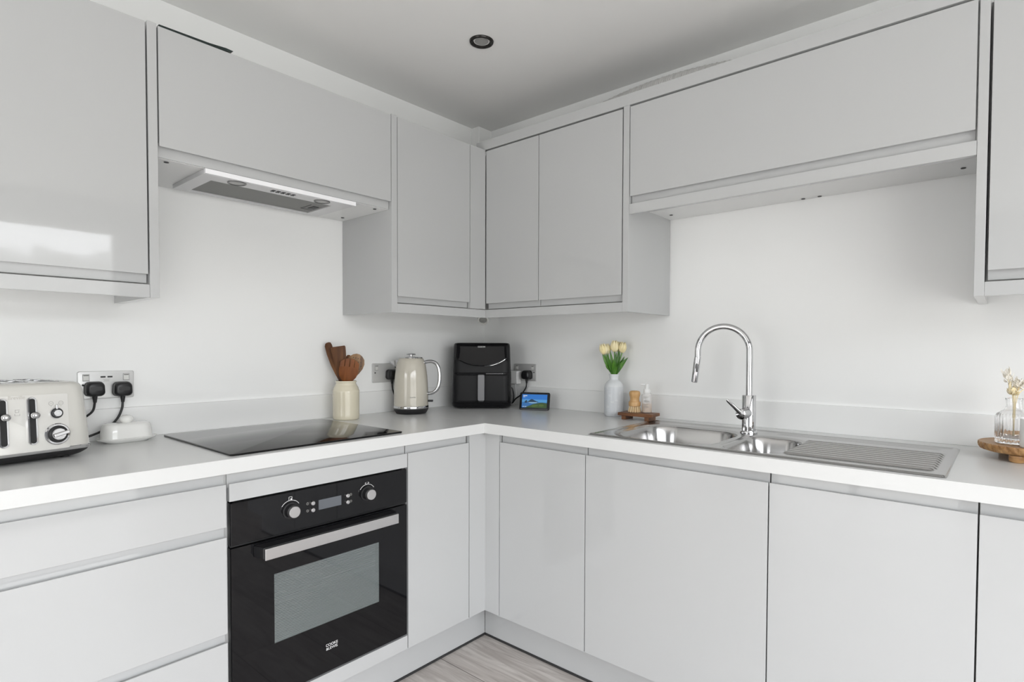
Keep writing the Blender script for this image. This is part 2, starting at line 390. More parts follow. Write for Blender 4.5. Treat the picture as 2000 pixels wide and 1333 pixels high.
# ------------------------------------------------------------------ wall cabinets
ZT, ZPB, ZPT, ZWD = 2.0989, 1.340, 1.3777, 1.4044
YA, YB = -1.6413, -1.6643              # end panel of the tall left cabinet
c = thing('wall_cabinet', 'tall gloss grey wall cabinet above the toaster with a bright window reflection', 'cabinet', (.17, -1.9, ZPB))
MB().box((.002, -2.17, ZPT), (FW-.055, YB-.0005, ZT)).build('body', CARC, c, world=True)
jdoor(L3, -2.17, YB-.004, ZWD, ZT-.004, FW, .024, 'bottom').build('door', CAB, c, bevel=.0008, world=True)
MB().box((.002, YB, ZPB), (FW+.001, YA, ZT+.001)).build('end_panel', CAB, c, bevel=.0008, world=True)
MB().box((FW-.02, -2.17, ZPB), (FW, YB-.0005, ZPT-.002)).build('pelmet', CAB, c, bevel=.0008, world=True)
YC0, YC1 = -.8551, -.8293              # end panel of the corner cabinet
ZHB, ZHD = 1.7366, 1.7649
c = thing('wall_cabinet', 'wide gloss grey wall cabinet above the hob, holding the extractor hood', 'cabinet', (.17, -1.25, ZHB))
MB().box((.002, YA+.0005, ZHB), (FW-.022, YC0-.0005, ZT)).build('body', CARCW, c, bevel=.0006, world=True)
jdoor(L3, YA+.004, YC0-.002, ZHD, ZT-.003, FW, ZHD-ZHB-.001, 'bottom').build('door', CAB, c, bevel=.0008, world=True)
for x, y in ((.30, -1.607), (.296, -.898), (.069, -.896)):
    MB().lathe([(.0065, 0), (.0065, .0012), (.003, .002)], (x, y, ZHB-.002), 16).build('screw_cap', BLACKM, c, world=True, label='dark screw cap')
c = thing('wall_cabinet', 'gloss grey wall cabinet left of the inner corner, above the kettle', 'cabinet', (.17, -.6, ZPB))
MB().box((.002, YC1+.0005, ZPT), (FW-.055, -.345, ZT)).build('body', CARC, c, world=True)
jdoor(L3, YC1+.003, -.4367-G, ZWD, ZT-.001, FW, .024, 'bottom').build('door', CAB, c, bevel=.0008, world=True)
MB().box((.002, YC0, ZPB), (FW+.001, YC1, ZT+.001)).build('end_panel', CAB, c, bevel=.0008, world=True)
MB().box((FW-.018, -.4367+G, ZPT+.001), (FW, -FWR-.0005, ZT)).build('filler_strip', CAB, c, bevel=.0008, world=True)
MB().box((FW-.02, YC1+.0005, ZPB), (FW, -FWR+.0, ZPT-.002)).build('pelmet', CAB, c, bevel=.0008, world=True)
XA, XB_ = 1.0607, 1.0856
c = thing('wall_cabinet', 'gloss grey two-door wall cabinet right of the inner corner, above the tulips', 'cabinet', (.7, -.17, ZPB))
MB().box((.002, -FWR+.055, ZPT), (XA-.0005, -.002, ZT)).build('body', CARC, c, world=True)
jdoor(R3, FW+.004, .6544-G, ZWD, ZT-.006, FWR, .024, 'bottom').build('door', CAB, c, bevel=.0008, world=True)
jdoor(R3, .6544+G, XA-.005, ZWD, ZT-.006, FWR, .024, 'bottom').build('door', CAB, c, bevel=.0008, world=True)
MB().box((XA, -FWR-.001, ZPB), (XB_, -.002, ZT+.001)).build('end_panel', CAB, c, bevel=.0008, world=True)
MB().box((FW+.0005, -FWR, ZPB), (XA-.0005, -FWR+.02, ZPT-.002)).build('pelmet', CAB, c, bevel=.0008, world=True)
XC, XD = 2.0943, 2.1154
ZBU, ZBD, ZBR, ZBP = 1.7354, 1.7651, 1.739, 1.700
c = thing('wall_cabinet', 'wide gloss grey bridging wall cabinet high above the sink', 'cabinet', (1.59, -.17, ZBU))
MB().box((XB_+.0005, -FWR+.022, ZBU), (XC-.0005, -.002, ZT)).build('body', CARCW, c, bevel=.0006, world=True)
jdoor(R3, XB_+.003, XC-.004, ZBD, ZT-.006, FWR, ZBD-ZBR-.001, 'bottom').build('door', CAB, c, bevel=.0008, world=True)
MB().box((XB_+.0005, -FWR, ZBP), (XC-.0005, -FWR+.02, ZBR-.002)).build('pelmet', CAB, c, bevel=.0008, world=True)
for x, y in ((1.132, -.09), (1.602, -.02), (1.655, -.02), (2.055, -.09)):
    MB().lathe([(.0065, 0), (.0065, .0012), (.003, .002)], (x, y, ZBU-.002), 16).build('screw_cap', BLACKM, c, world=True, label='dark screw cap')
c = thing('wall_cabinet', 'gloss grey wall cabinet right of the sink, above the round wooden board', 'cabinet', (2.35, -.17, ZPB))
MB().box((XD+.0005, -FWR+.055, ZPT), (2.62, -.002, ZT)).build('body', CARC, c, world=True)
jdoor(R3, XD+.006, 2.62, ZWD, ZT-.006, FWR, .024, 'bottom').build('door', CAB, c, bevel=.0008, world=True)
MB().box((XC, -FWR-.001, ZPB), (XD, -.002, ZT+.001)).build('end_panel', CAB, c, bevel=.0008, world=True)
MB().box((XD+.0005, -FWR, ZPB), (2.62, -FWR+.02, ZPT-.002)).build('pelmet', CAB, c, bevel=.0008, world=True)
o = MB().box((.285, -FWR, ZT+.0015), (2.62, -FWR+.02, 2.1425)).build('scribe_board', CAB, bevel=.0008)
tag(setloc(o, (1.4, -FWR, ZT)), 'long grey top board running above the doors of the right-hand wall cabinets', 'cornice board')
# flexible duct resting on the cabinets behind the top board
def duct():
    pts, rad = [], []
    N_ = 420
    for i in range(N_+1):
        x = .70+.92*i/N_
        top = 2.2105+.0175*(1-((x-1.155)/.245)**2)
        pts.append((x, -.2, max(top-.050, ZT+.0535))); rad.append(.0485+.0018*sin(i*1.55)+.0010*sin(i*.61))
    o = MB().tube(pts, rad, 24).build('flexible_duct', DUCTM, smooth=1.2)
    tag(setloc(o, (1.155, -.2, ZT+.003)), 'ribbed grey flexible duct lying on top of the wall cabinets behind the top board', 'duct')
duct()
o = MB().prism([(-1.632, 2.100), (-1.632, 2.1055), (-1.50, 2.1075), (-1.452, 2.1115), (-1.432, 2.110), (-1.44, 2.1045), (-1.47, 2.1005)], lambda y, z: (.315, y, z), lambda y, z: (.335, y, z)).build('packing_strip', mat('dark_green_plastic', (.012, .022, .02), .4))
tag(setloc(o, (.325, -1.53, 2.1)), 'thin dark tapered strip lying on top of the cabinet above the hob', 'strip')

# ------------------------------------------------------------------ under-cabinet spot, ceiling downlight
c = thing('puck_spotlight', 'small round swivel spotlight under the corner wall cabinets', 'light', (.19, -.20, ZPT))
MB().lathe([(.016, 0), (.016, -.012), (.011, -.016), (.006, -.02), (.006, -.026)], seg=24).build('mount', SOCKW, c)
m = MB().lathe([(.018, -.012), (.026, -.010), (.028, .0), (.028, .010), (.025, .013), (.021, .013), (.019, .004)], seg=32, cap1=True); m.xf(Matrix.Translation((.004, -.004, -.034)) @ Matrix.Rotation(PI*.70, 4, Vector((1, 1, 0)).normalized()))
m.build('lamp_head', SOCKW, c)
m = MB().lathe([(.019, .0045), (.010, .0075), (.0001, .0085)], seg=24); m.xf(Matrix.Translation((.004, -.004, -.034)) @ Matrix.Rotation(PI*.70, 4, Vector((1, 1, 0)).normalized()))
m.build('lens', LENSD, c)
c = thing('downlight', 'round ceiling downlight with a dark bezel', 'light', (.638, -.662, CEILZ))
MB().lathe([(.0455, 0), (.0455, -.002), (.043, -.006), (.038, -.0075), (.033, -.005), (.027, .004), (.0245, .012)], seg=64, cap0=False, cap1=False).build('bezel', mat('black_nickel', (.03, .028, .026), .22, metal=.6), c)
MB().lathe([(.0255, -.0012), (.018, .0005), (.0001, .001)], seg=48).build('lens', LENS, c)

# ------------------------------------------------------------------ extractor hood
c = thing('extractor_hood', 'slim white extractor hood set into the underside of the cabinet above the hob', 'extractor hood', (.2, -1.25, ZHB))
hx0, hx1, hy0, hy1, hz0 = .060, .322, -1.514, -1.003, 1.7225
fx0, fx1, fy0, fy1 = .083, .258, -1.471, -1.058
m = MB(); holed(m, hx0, hx1, hy0, hy1, fx0, fx1, fy0, fy1, hz0, ZHB-.0005); m.build('housing', HOODW, c, world=True, smooth=0)
MB().box((hx1, hy0, hz0-.001), (hx1+.010, hy1, ZHB-.0005)).build('front_strip', HOODF, c, bevel=.001, world=True)
m = MB().box((fx0+.002, fy0+.002, hz0+.003), (fx1-.002, fy1-.002, hz0+.007)); fl = m.build('filter', FILTER, c, world=True)
MB().box((.15, fy1-.034, hz0+.0015), (.19, fy1-.012, hz0+.003)).build('latch', BLACKM, fl, world=True)
m = MB()
for s0, s1 in (((.128, fy1-.05), (.132, fy1-.008)), ((.128, fy1-.052), (.205, fy1-.049))): m.box((*s0, hz0+.0022), (*s1, hz0+.003))
m.build('latch_frame', BLACKM, fl, world=True)
for y in (-1.407, -1.115):
    lp = MB().lathe([(.0275, 0), (.0275, -.002), (.025, -.003), (.0225, -.001), (.0225, 0)], (.291, y, hz0), 40).build('lamp', mat('lamp_ring_metal', (.22, .22, .22), .3, metal=.6), c, world=True)
    MB().lathe([(.0224, -.0008), (.012, -.0022), (.0001, -.0026)], (.291, y, hz0), 32).build('lens', LENS, lp, world=True)
for k in range(5):
    y = -1.292+k*.0172
    b = MB().box((.283, y-.005, hz0-.0012), (.303, y+.005, hz0)).build('button', BLACKM, c, world=True)
    MB().box((.2845, y-.0032, hz0-.004), (.293, y+.0032, hz0-.0012)).build('button_cap', CHROME, b, bevel=.0006, world=True)

# ------------------------------------------------------------------ hob
c = thing('induction_hob', 'black glass hob set on the worktop above the oven', 'hob', (.325, -1.27, H))
m = MB().loft([[(x, y, z) for x, y in rrect(.522+g, .566+g, .008)] for z, g in ((.0003, -.002), (.0035, 0), (.0050, -.0015), (.0055, -.004))]); m.build('glass', HOBGLASS, c)

# ------------------------------------------------------------------ built-in oven
c = thing('oven', 'black glass built-in oven with a steel handle bar below the hob', 'oven', (.3, -1.2715, .21))
y0, y1 = -1.5605, -.9835
m = MB().box((.08, y0+.014, .212), (.577, y1-.014, .24)).box((.08, y0+.014, .24), (.577, y0+.03, .795)).box((.08, y1-.03, .24), (.577, y1-.014, .795)).box((.08, y0+.03, .24), (.09, y1-.03, .795)).box((.08, y0+.03, .65), (.577, y1-.03, .795))
m.build('body', mat('oven_cavity_enamel', (.08, .085, .085), .35), c, world=True)
cp = MB().box((.578, y0, .672), (.600, y1, .7865)).build('control_panel', BLACKGLASS, c, bevel=.0015, world=True)
MB().box((.583, y0+.001, .667), (.594, y1-.001, .6715)).build('vent_gap', BLACK, c, world=True)
# door glass with window opening
wy0, wy1, wz0, wz1 = -1.445, -1.096, .365, .563
m = MB()
def holed_x(m, ya, yb, za, zb, ha, hb, ga, gb, x0, x1):
    ys, zs = (ya, ha, hb, yb), (za, ga, gb, zb); V = {}
    for k, x in enumerate((x0, x1)):
        for i in range(4):
            for j in range(4): V[i, j, k] = m.bm.verts.new((x, ys[i], zs[j]))
    for i in range(3):
        for j in range(3):
            if i == 1 and j == 1: continue
            for k in (0, 1): m._f([V[i, j, k], V[i+1, j, k], V[i+1, j+1, k], V[i, j+1, k]])
    def side(p, q): m._f([V[(*p, 0)], V[(*q, 0)], V[(*q, 1)], V[(*p, 1)]])
    for i in range(3): side((i, 0), (i+1, 0)); side((i, 3), (i+1, 3)); side((0, i), (0, i+1)); side((3, i), (3, i+1))
    side((1, 1), (2, 1)); side((1, 2), (2, 2)); side((1, 1), (1, 2)); side((2, 1), (2, 2))
holed_x(m, y0, y1, .2135, .6645, wy0, wy1, wz0, wz1, .578, .600)
dr = m.build('door', BLACKGLASS, c, world=True, smooth=0)
def window_mat():
    m = bpy.data.materials.new('printed_oven_window'); m.use_nodes = True
    nt, N, L, b = nodes(m)
    g = N.new('ShaderNodeNewGeometry'); sp = N.new('ShaderNodeSeparateXYZ'); L.new(g.outputs['Position'], sp.inputs[0])
    k = N.new('ShaderNodeMath'); k.operation = 'MULTIPLY'; k.inputs[1].default_value = 2*PI/.0046; L.new(sp.outputs['Z'], k.inputs[0])
    s = N.new('ShaderNodeMath'); s.operation = 'SINE'; L.new(k.outputs[0], s.inputs[0])
    gt = N.new('ShaderNodeMath'); gt.operation = 'GREATER_THAN'; gt.inputs[1].default_value = -.35; L.new(s.outputs[0], gt.inputs[0])
    b.inputs['Base Color'].default_value = (.17, .195, .195, 1); b.inputs['Roughness'].default_value = .3; b.inputs['Coat Weight'].default_value = 1; b.inputs['Coat Roughness'].default_value = .03
    tr = N.new('ShaderNodeBsdfTransparent'); gl = N.new('ShaderNodeBsdfGlossy'); gl.inputs['Roughness'].default_value = .03
    mg = N.new('ShaderNodeMixShader'); mg.inputs[0].default_value = .06; L.new(tr.outputs[0], mg.inputs[1]); L.new(gl.outputs[0], mg.inputs[2])
    mx = N.new('ShaderNodeMixShader'); L.new(gt.outputs[0], mx.inputs[0]); L.new(mg.outputs[0], mx.inputs[1]); L.new(b.outputs[0], mx.inputs[2])
    L.new(mx.outputs[0], N['Material Output'].inputs['Surface']); return m
MB().box((.597, wy0+.0003, wz0+.0003), (.5995, wy1-.0003, wz1-.0003)).build('window_pane', window_mat(), dr, world=True, smooth=0, label='glass pane printed with fine horizontal lines')
m = MB()
for z in (.47, .53):
    for x in (.12, .2, .28, .36, .44, .52, .555): m.cyl((x, y0+.031, z), (x, y1-.031, z), .002, seg=6)
m.build('oven_rack', STEELB, c, world=True)
h = MB()
poly = [(-1.502, .600), (-1.492, .640), (-1.050, .640), (-1.040, .600)]
h.prism(poly, lambda y, x: (x, y, .6265), lambda y, x: (x, y, .659))
hd = h.build('handle', BLACK, dr, bevel=.003, world=True)
MB().box((.640, -1.490, .6245), (.6455, -1.0505, .6560)).build('handle_bar', STEELB, c, bevel=.001, world=True, label='steel handle bar')
for y in (-1.396, -1.141):
    k = MB(); k.tube([(.600, y, .733), (.603, y, .733), (.6035, y, .733), (.618, y, .733)], [.0235, .0235, .0195, .0185], 40); kn = k.build('knob', BLACK, c, world=True)
    MB().tube([(.618, y, .733), (.626, y, .733), (.627, y, .733)], [.0165, .0165, .0155], 40).build('knob_cap', STEELB, kn, world=True, label='steel knob face')
    m = MB(); m.tube([(.6003, y+.030*sin(a), .733+.030*cos(a)) for a in [(-1.0+2.0*i/20) for i in range(21)]], .0008, 6); m.build('dial_mark', PRINT, cp, world=True)
MB().box((.6, -1.309, .716), (.6006, -1.2335, .7455)).build('display', DISPLAY, cp, world=True)
for y, z in ((-1.329, .741), (-1.329, .7205), (-1.213, .7405), (-1.213, .7205)):
    MB().tube([(.600, y, z), (.606, y, z), (.607, y, z)], [.0062, .0062, .005], 20).build('button', STEELB, c, world=True)
for y, z in ((-1.344, .742), (-1.344, .721), (-1.200, .7415), (-1.200, .7205)):
    m = MB(); m.tube([(.6003, y+.0035*cos(a), z+.0035*sin(a)) for a in [2*PI*i/12 for i in range(13)]], .0006, 5); m.box((.6, y-.0012, z-.0006), (.6006, y+.0012, z+.0006)); m.build('symbol', PRINTG, cp, world=True)
m = MB(); z, y = .768, -1.396
m.box((.6, y-.005, z-.0055), (.6006, y-.004, z+.0055)).box((.6, y-.005, z+.0045), (.6006, y+.005, z+.0055)).box((.6, y+.004, z-.0055), (.6006, y+.005, z+.0055)).box((.6, y-.005, z-.0055), (.6006, y+.001, z-.0045)).box((.6, y+.0, z-.004), (.6006, y+.004, z))
m.build('symbol', PRINT, cp, world=True)
txt('< >', .012, frame((.6004, -1.141, .7665), (0, 1, 0), (0, 0, 1)) , PRINT, 'symbol', cp).data.transform(Matrix.Translation(-c.location))
txt('COOKE', .0115, frame((.6004, -1.268, .294), (0, 1, 0), (0, 0, 1)), PRINT, 'lettering', dr).data.transform(Matrix.Translation(-c.location))
txt('&LEWIS', .0115, frame((.6004, -1.268, .283), (0, 1, 0), (0, 0, 1)), PRINT, 'lettering', dr).data.transform(Matrix.Translation(-c.location))

# ------------------------------------------------------------------ sink (height field split into bowls, drainer and deck)
def sink():
    x0, x1, y0, y1 = 1.0805, 2.0635, -.594, -.112
    step = .00225
    nx, ny = int((x1-x0)/step), int((y1-y0)/step)
    def sd(px, py, cx, cy, hw, hh, r):
        qx, qy = abs(px-cx)-hw+r, abs(py-cy)-hh+r
        return math.hypot(max(qx, 0), max(qy, 0))+min(max(qx, qy), 0)-r
    def sm(a, b, t):
        t = max(0., min(1., (t-a)/(b-a))); return t*t*(3-2*t)
    ZB = .9150
    c = thing('kitchen_sink', 'stainless steel inset sink with one and a half bowls and a ribbed drainer', 'sink', ((x0+x1)/2, (y0+y1)/2, H))
    MBm = (1.3085, -.382, .1645, .165, .085)   # main bowl
    HBm = (1.5985, -.405, .0815, .150, .060)   # half bowl
    bmx = {k: MB() for k in ('main_bowl', 'half_bowl', 'drainer', 'deck')}
    P, reg = {}, {}
    for i in range(nx+1):
        for j in range(ny+1):
            px, py = x0+(x1-x0)*i/nx, y0+(y1-y0)*j/ny
            e = -sd(px, py, (x0+x1)/2, (y0+y1)/2, (x1-x0)/2, (y1-y0)/2, .012)
            z = ZB-.0042*(1-sm(0, .006, e))-.0022*sm(.010, .022, e)        # raised rim then a shallow tray
            a = sd(px, py, *MBm); b = sd(px, py, *HBm)
            da = -(a); db = -(b)
            # soft pressed shoulder round each bowl, then the steep wall
            z -= .0035*sm(-.030, -.004, da) + .0035*sm(-.022, -.004, db)
            if da > -.004: z -= .150*(sm(-.004, .034, da)**.8)
            if db > -.004: z -= .115*(sm(-.004, .030, db)**.8)
            dd = sd(px, py, 1.862, -.385, .178, .150, .02)
            if dd < .004:
                u = (py+.535)/.300
                w = sm(.32, .68, .5-.5*cos(2*PI*(u*9.5)))
                z += .0062*w*sm(.002, -.012, dd)-.0014*sm(.004, -.006, dd)
            # long pressed grooves behind the drainer
            if px > 1.56:
                for gy in (-.155, -.180):
                    z -= .0022*math.exp(-((py-gy)/.004)**2)*sm(1.56, 1.60, px)*sm(2.03, 2.0, px)
            P[i, j] = (px, py, z); reg[i, j] = 'main_bowl' if da > -.004 else 'half_bowl' if db > -.004 else 'drainer' if dd < .006 else 'deck'
    V = {k: {} for k in bmx}
    for i in range(nx):
        for j in range(ny):
            k = reg[i, j]; bm, vm = bmx[k].bm, V[k]; q = []
            for a in ((i, j), (i+1, j), (i+1, j+1), (i, j+1)):
                if a not in vm: vm[a] = bm.verts.new(P[a])
                q.append(vm[a])
            bm.faces.new(q)
    # smooth normals across the part borders come from the fine grid; the outer skirt closes the rim onto the worktop
    parts = {k: b.build(k, STEEL, c, world=True, recalc=False, smooth=3.1) for k, b in bmx.items()}
    for (cx, cy, hw, hh, r), zz, k, rr in ((MBm, .7625, 'main_bowl', .042), (HBm, .7985, 'half_bowl', .036)):
        MB().lathe([(rr, 0), (rr, .002), (rr*.86, .0035), (rr*.8, .001), (rr*.3, .0015), (.0001, .004)], (cx, cy, zz-.001), 40).build('waste', CHROME, parts[k], world=True)
sink()

# ------------------------------------------------------------------ tap
TX, TY = 1.487, -.208
c = thing('kitchen_tap', 'tall chrome swan-neck tap with a pull-out spray behind the sink bowls', 'tap', (TX, TY, .9135))
MB().lathe([(.0285, 0), (.0285, .006), (.027, .008), (.0235, .0082)], seg=40).build('base', CHROME, c)
MB().lathe([(.0228, .008), (.0228, .128), (.0215, .130), (.012, .130)], seg=40).build('body', CHROME, c)
pts = [(0, 0, .129), (0, 0, .20), (0, 0, .26)]
R_ = .088
dirx, diry = -.985, -.17
for i in range(1, 33):
    a = PI*i/32; s = R_*(1-cos(a)); pts.append((dirx*s, diry*s, .280+R_*sin(a)))
ex = 2*R_
pts.append((dirx*ex, diry*ex, .262))
MB().tube(pts, .0107, 20, up=(0, 1, 0)).build('spout', CHROME, c)
p0 = Vector((dirx*ex, diry*ex, .262)); p1 = p0+Vector((-.011, -.002, -.094))
sp = MB().tube([p0, p0.lerp(p1, .02), p0.lerp(p1, .03), p0.lerp(p1, .97), p1], [.0102, .0102, .0116, .0112, .0102], 28).build('spray_head', CHROME, c)
bdir = Vector((.5, -.86, 0)).normalized(); q0 = p0.lerp(p1, .42)
MB().sphere((0, 0, 0), 1, 20, 12).xf(Matrix.Translation(q0+bdir*.0095) @ Matrix.Diagonal((.0058, .0040, .0185, 1))).build('spray_button', mat('smoked_button', (.12, .12, .12), .25, metal=.6), sp)
ld = Vector((-.15, -.985, -.06)).normalized(); b0 = Vector((0, 0, .071)); b1 = b0+ld*.056
lv = MB().tube([b0+ld*.012, b1-ld*.001, b1], [.0185, .0185, .0172], 36).build('lever', CHROME, c)
e0 = b1-ld*.006; e1 = Vector((-.051, -.069, .1155)); 
MB().tube([e0, e0.lerp(e1, .25), e0.lerp(e1, .5), e0.lerp(e1, .9), e1], [.009, .0078, .0066, .0062, .004], 16, sx=.62, sy=1.0, up=ld).build('lever_arm', CHROME, lv)

# ------------------------------------------------------------------ sockets
def socket(name, label, org, right, nrm, usb=False, screws=True, w=.146, h=.086):
    """origin = plate centre on the wall"""
    c = thing('double_socket', label, 'socket', org)
    M = frame((0, 0, 0), right, (0, 0, 1))      # local z = right x up = out of the wall
    m = MB().loft([[(x, y, z) for x, y in rrect(w-g, h-g, .005)] for z, g in ((0, 0), (.0045, 0), (.0062, .002), (.0066, .005))]); m.xf(M)
    m.build('plate', SOCK, c)
    for sx in (-.052, .052):
        m = MB().box((sx-.0086, .0128, .006), (sx+.0086, .0342, .0069)); m.xf(M); m.build('switch_shade_plate', mat('switch_edge_shade', (.2, .2, .2), .5), c)  # dark plate standing in for the shade outlining the rocker
        m = MB().box((sx-.0075, .014, .0062), (sx+.0075, .033, .0085)); m.xf(M)
        s = m.build('rocker_switch', SOCKW, c, bevel=.0008)
        m = MB().box((sx-.0065, .0295, .0085), (sx+.0065, .0315, .0088)); m.xf(M); m.build('switch_mark', BLACKM, s)
    if usb:
        for sx in (-.009, .009):
            m = MB().box((sx-.0065, .0225, .0064), (sx+.0065, .0275, .0072)); m.xf(M); m.build('usb_port', BLACKM, c)
        for k, (wd, yy) in enumerate(((.020, .0175), (.013, .0145), (.016, .0115))):
            m = MB().box((-wd/2, yy-.0005, .0064), (wd/2, yy+.0005, .0068)); m.xf(M); m.build('printed_line', PRINTG, c)
    if screws:
        for sx in (-.060, .060):
            m = MB().lathe([(.0032, .006), (.0032, .0074), (.002, .0078)], (sx, .001, 0), 14); m.xf(M); m.build('screw', BLACKM, c)
    return c
socket('s', 'brushed metal double socket with two usb ports behind the toaster', (0, -1.689, 1.083), (0, 1, 0), (1, 0, 0), True)
socket('s', 'brushed metal double socket half hidden behind the cream kettle', (0, -.6385, 1.088), (0, 1, 0), (1, 0, 0))
socket('s', 'brushed metal double socket between the air fryer and the smart display', (.297, 0, 1.0795), (1, 0, 0), (0, -1, 0))
def plug(label, org, right, cable, m_=BLACK, r=.0034):
    c = thing('power_plug', label, 'plug', org)
    M = frame((0, 0, 0), right, (0, 0, 1))
    def outline(w, h, g):
        pts = []
        for x, y in rrect(w-g, h-g, .012, 5):
            k = 1-.10*max(0, y)/(h/2)
            pts.append((x*k, y))
        return pts
    m = MB().loft([[(x, y, z) for x, y in outline(.051, .046, g)] for z, g in ((0, .004), (.001, .002), (.012, 0), (.014, .003), (.016, .003), (.018, 0), (.030, .003), (.036, .008), (.038, .016))]); m.xf(M)
    b = m.build('plug_body', m_, c, smooth=.9)
    m = MB().loft([[(x, y+.002, z) for x, y in rrect(.030, .012, .005)] for z in (.0375, .0386)]); m.xf(M); m.build('grip_ridge', m_, b)
    m = MB()
    m.tube([M @ Vector(p) for p in ((0, -.019, .018), (0, -.028, .018), (0, -.034, .018), (0, -.042, .018))], [.0075, .0065, .0055, .0045], 14); m.build('strain_relief', m_, c)
    MB().tube(catmull([M @ Vector((0, -.040, .018))]+[Vector(p)-Vector(org) for p in cable], 10), r, 10).build('cable', m_, c)
    return c
plug('black plug in the left outlet above the toaster, cable going behind the toaster', (.0068, -1.7235, 1.072), (0, 1, 0), [(.034, -1.732, 1.005), (.040, -1.757, .985), (.040, -1.785, .965), (.030, -1.803, .935), (.022, -1.812, .914)])
plug('black plug in the right outlet above the butter dish, cable curving behind the dish', (.0068, -1.6515, 1.069), (0, 1, 0), [(.026, -1.655, 1.005), (.026, -1.668, .975), (.026, -1.695, .948), (.028, -1.735, .930), (.028, -1.79, .9165), (.022, -1.822, .9145)])
plug('black plug partly hidden behind the spout of the cream kettle', (.0068, -.620, 1.080), (0, 1, 0), [(.026, -.617, 1.01), (.026, -.60, .97), (.03, -.57, .93), (.05, -.55, .914)])
plug('black plug in the socket above the smart display, cable hanging to the air fryer', (.325, -.0068, 1.068), (1, 0, 0), [(.322, -.026, 1.005), (.310, -.03, .985), (.29, -.034, .963), (.262, -.036, .945), (.24, -.04, .92), (.215, -.05, .915)])
c = thing('usb_charger', 'white usb charger plugged into the socket right beside the air fryer', 'charger', (.252, -.0068, 1.053))
MB().box((-.021, -.034, -.033), (.021, 0, .033)).build('charger_body', WHITE, c, bevel=.004, seg=3)
MB().tube(catmull([(0, -.02, -.033), (.001, -.02, -.06), (.006, -.022, -.10), (-.004, -.03, -.13), (-.02, -.04, -.139)], 8), .0017, 8).build('cable', WHITE, c)
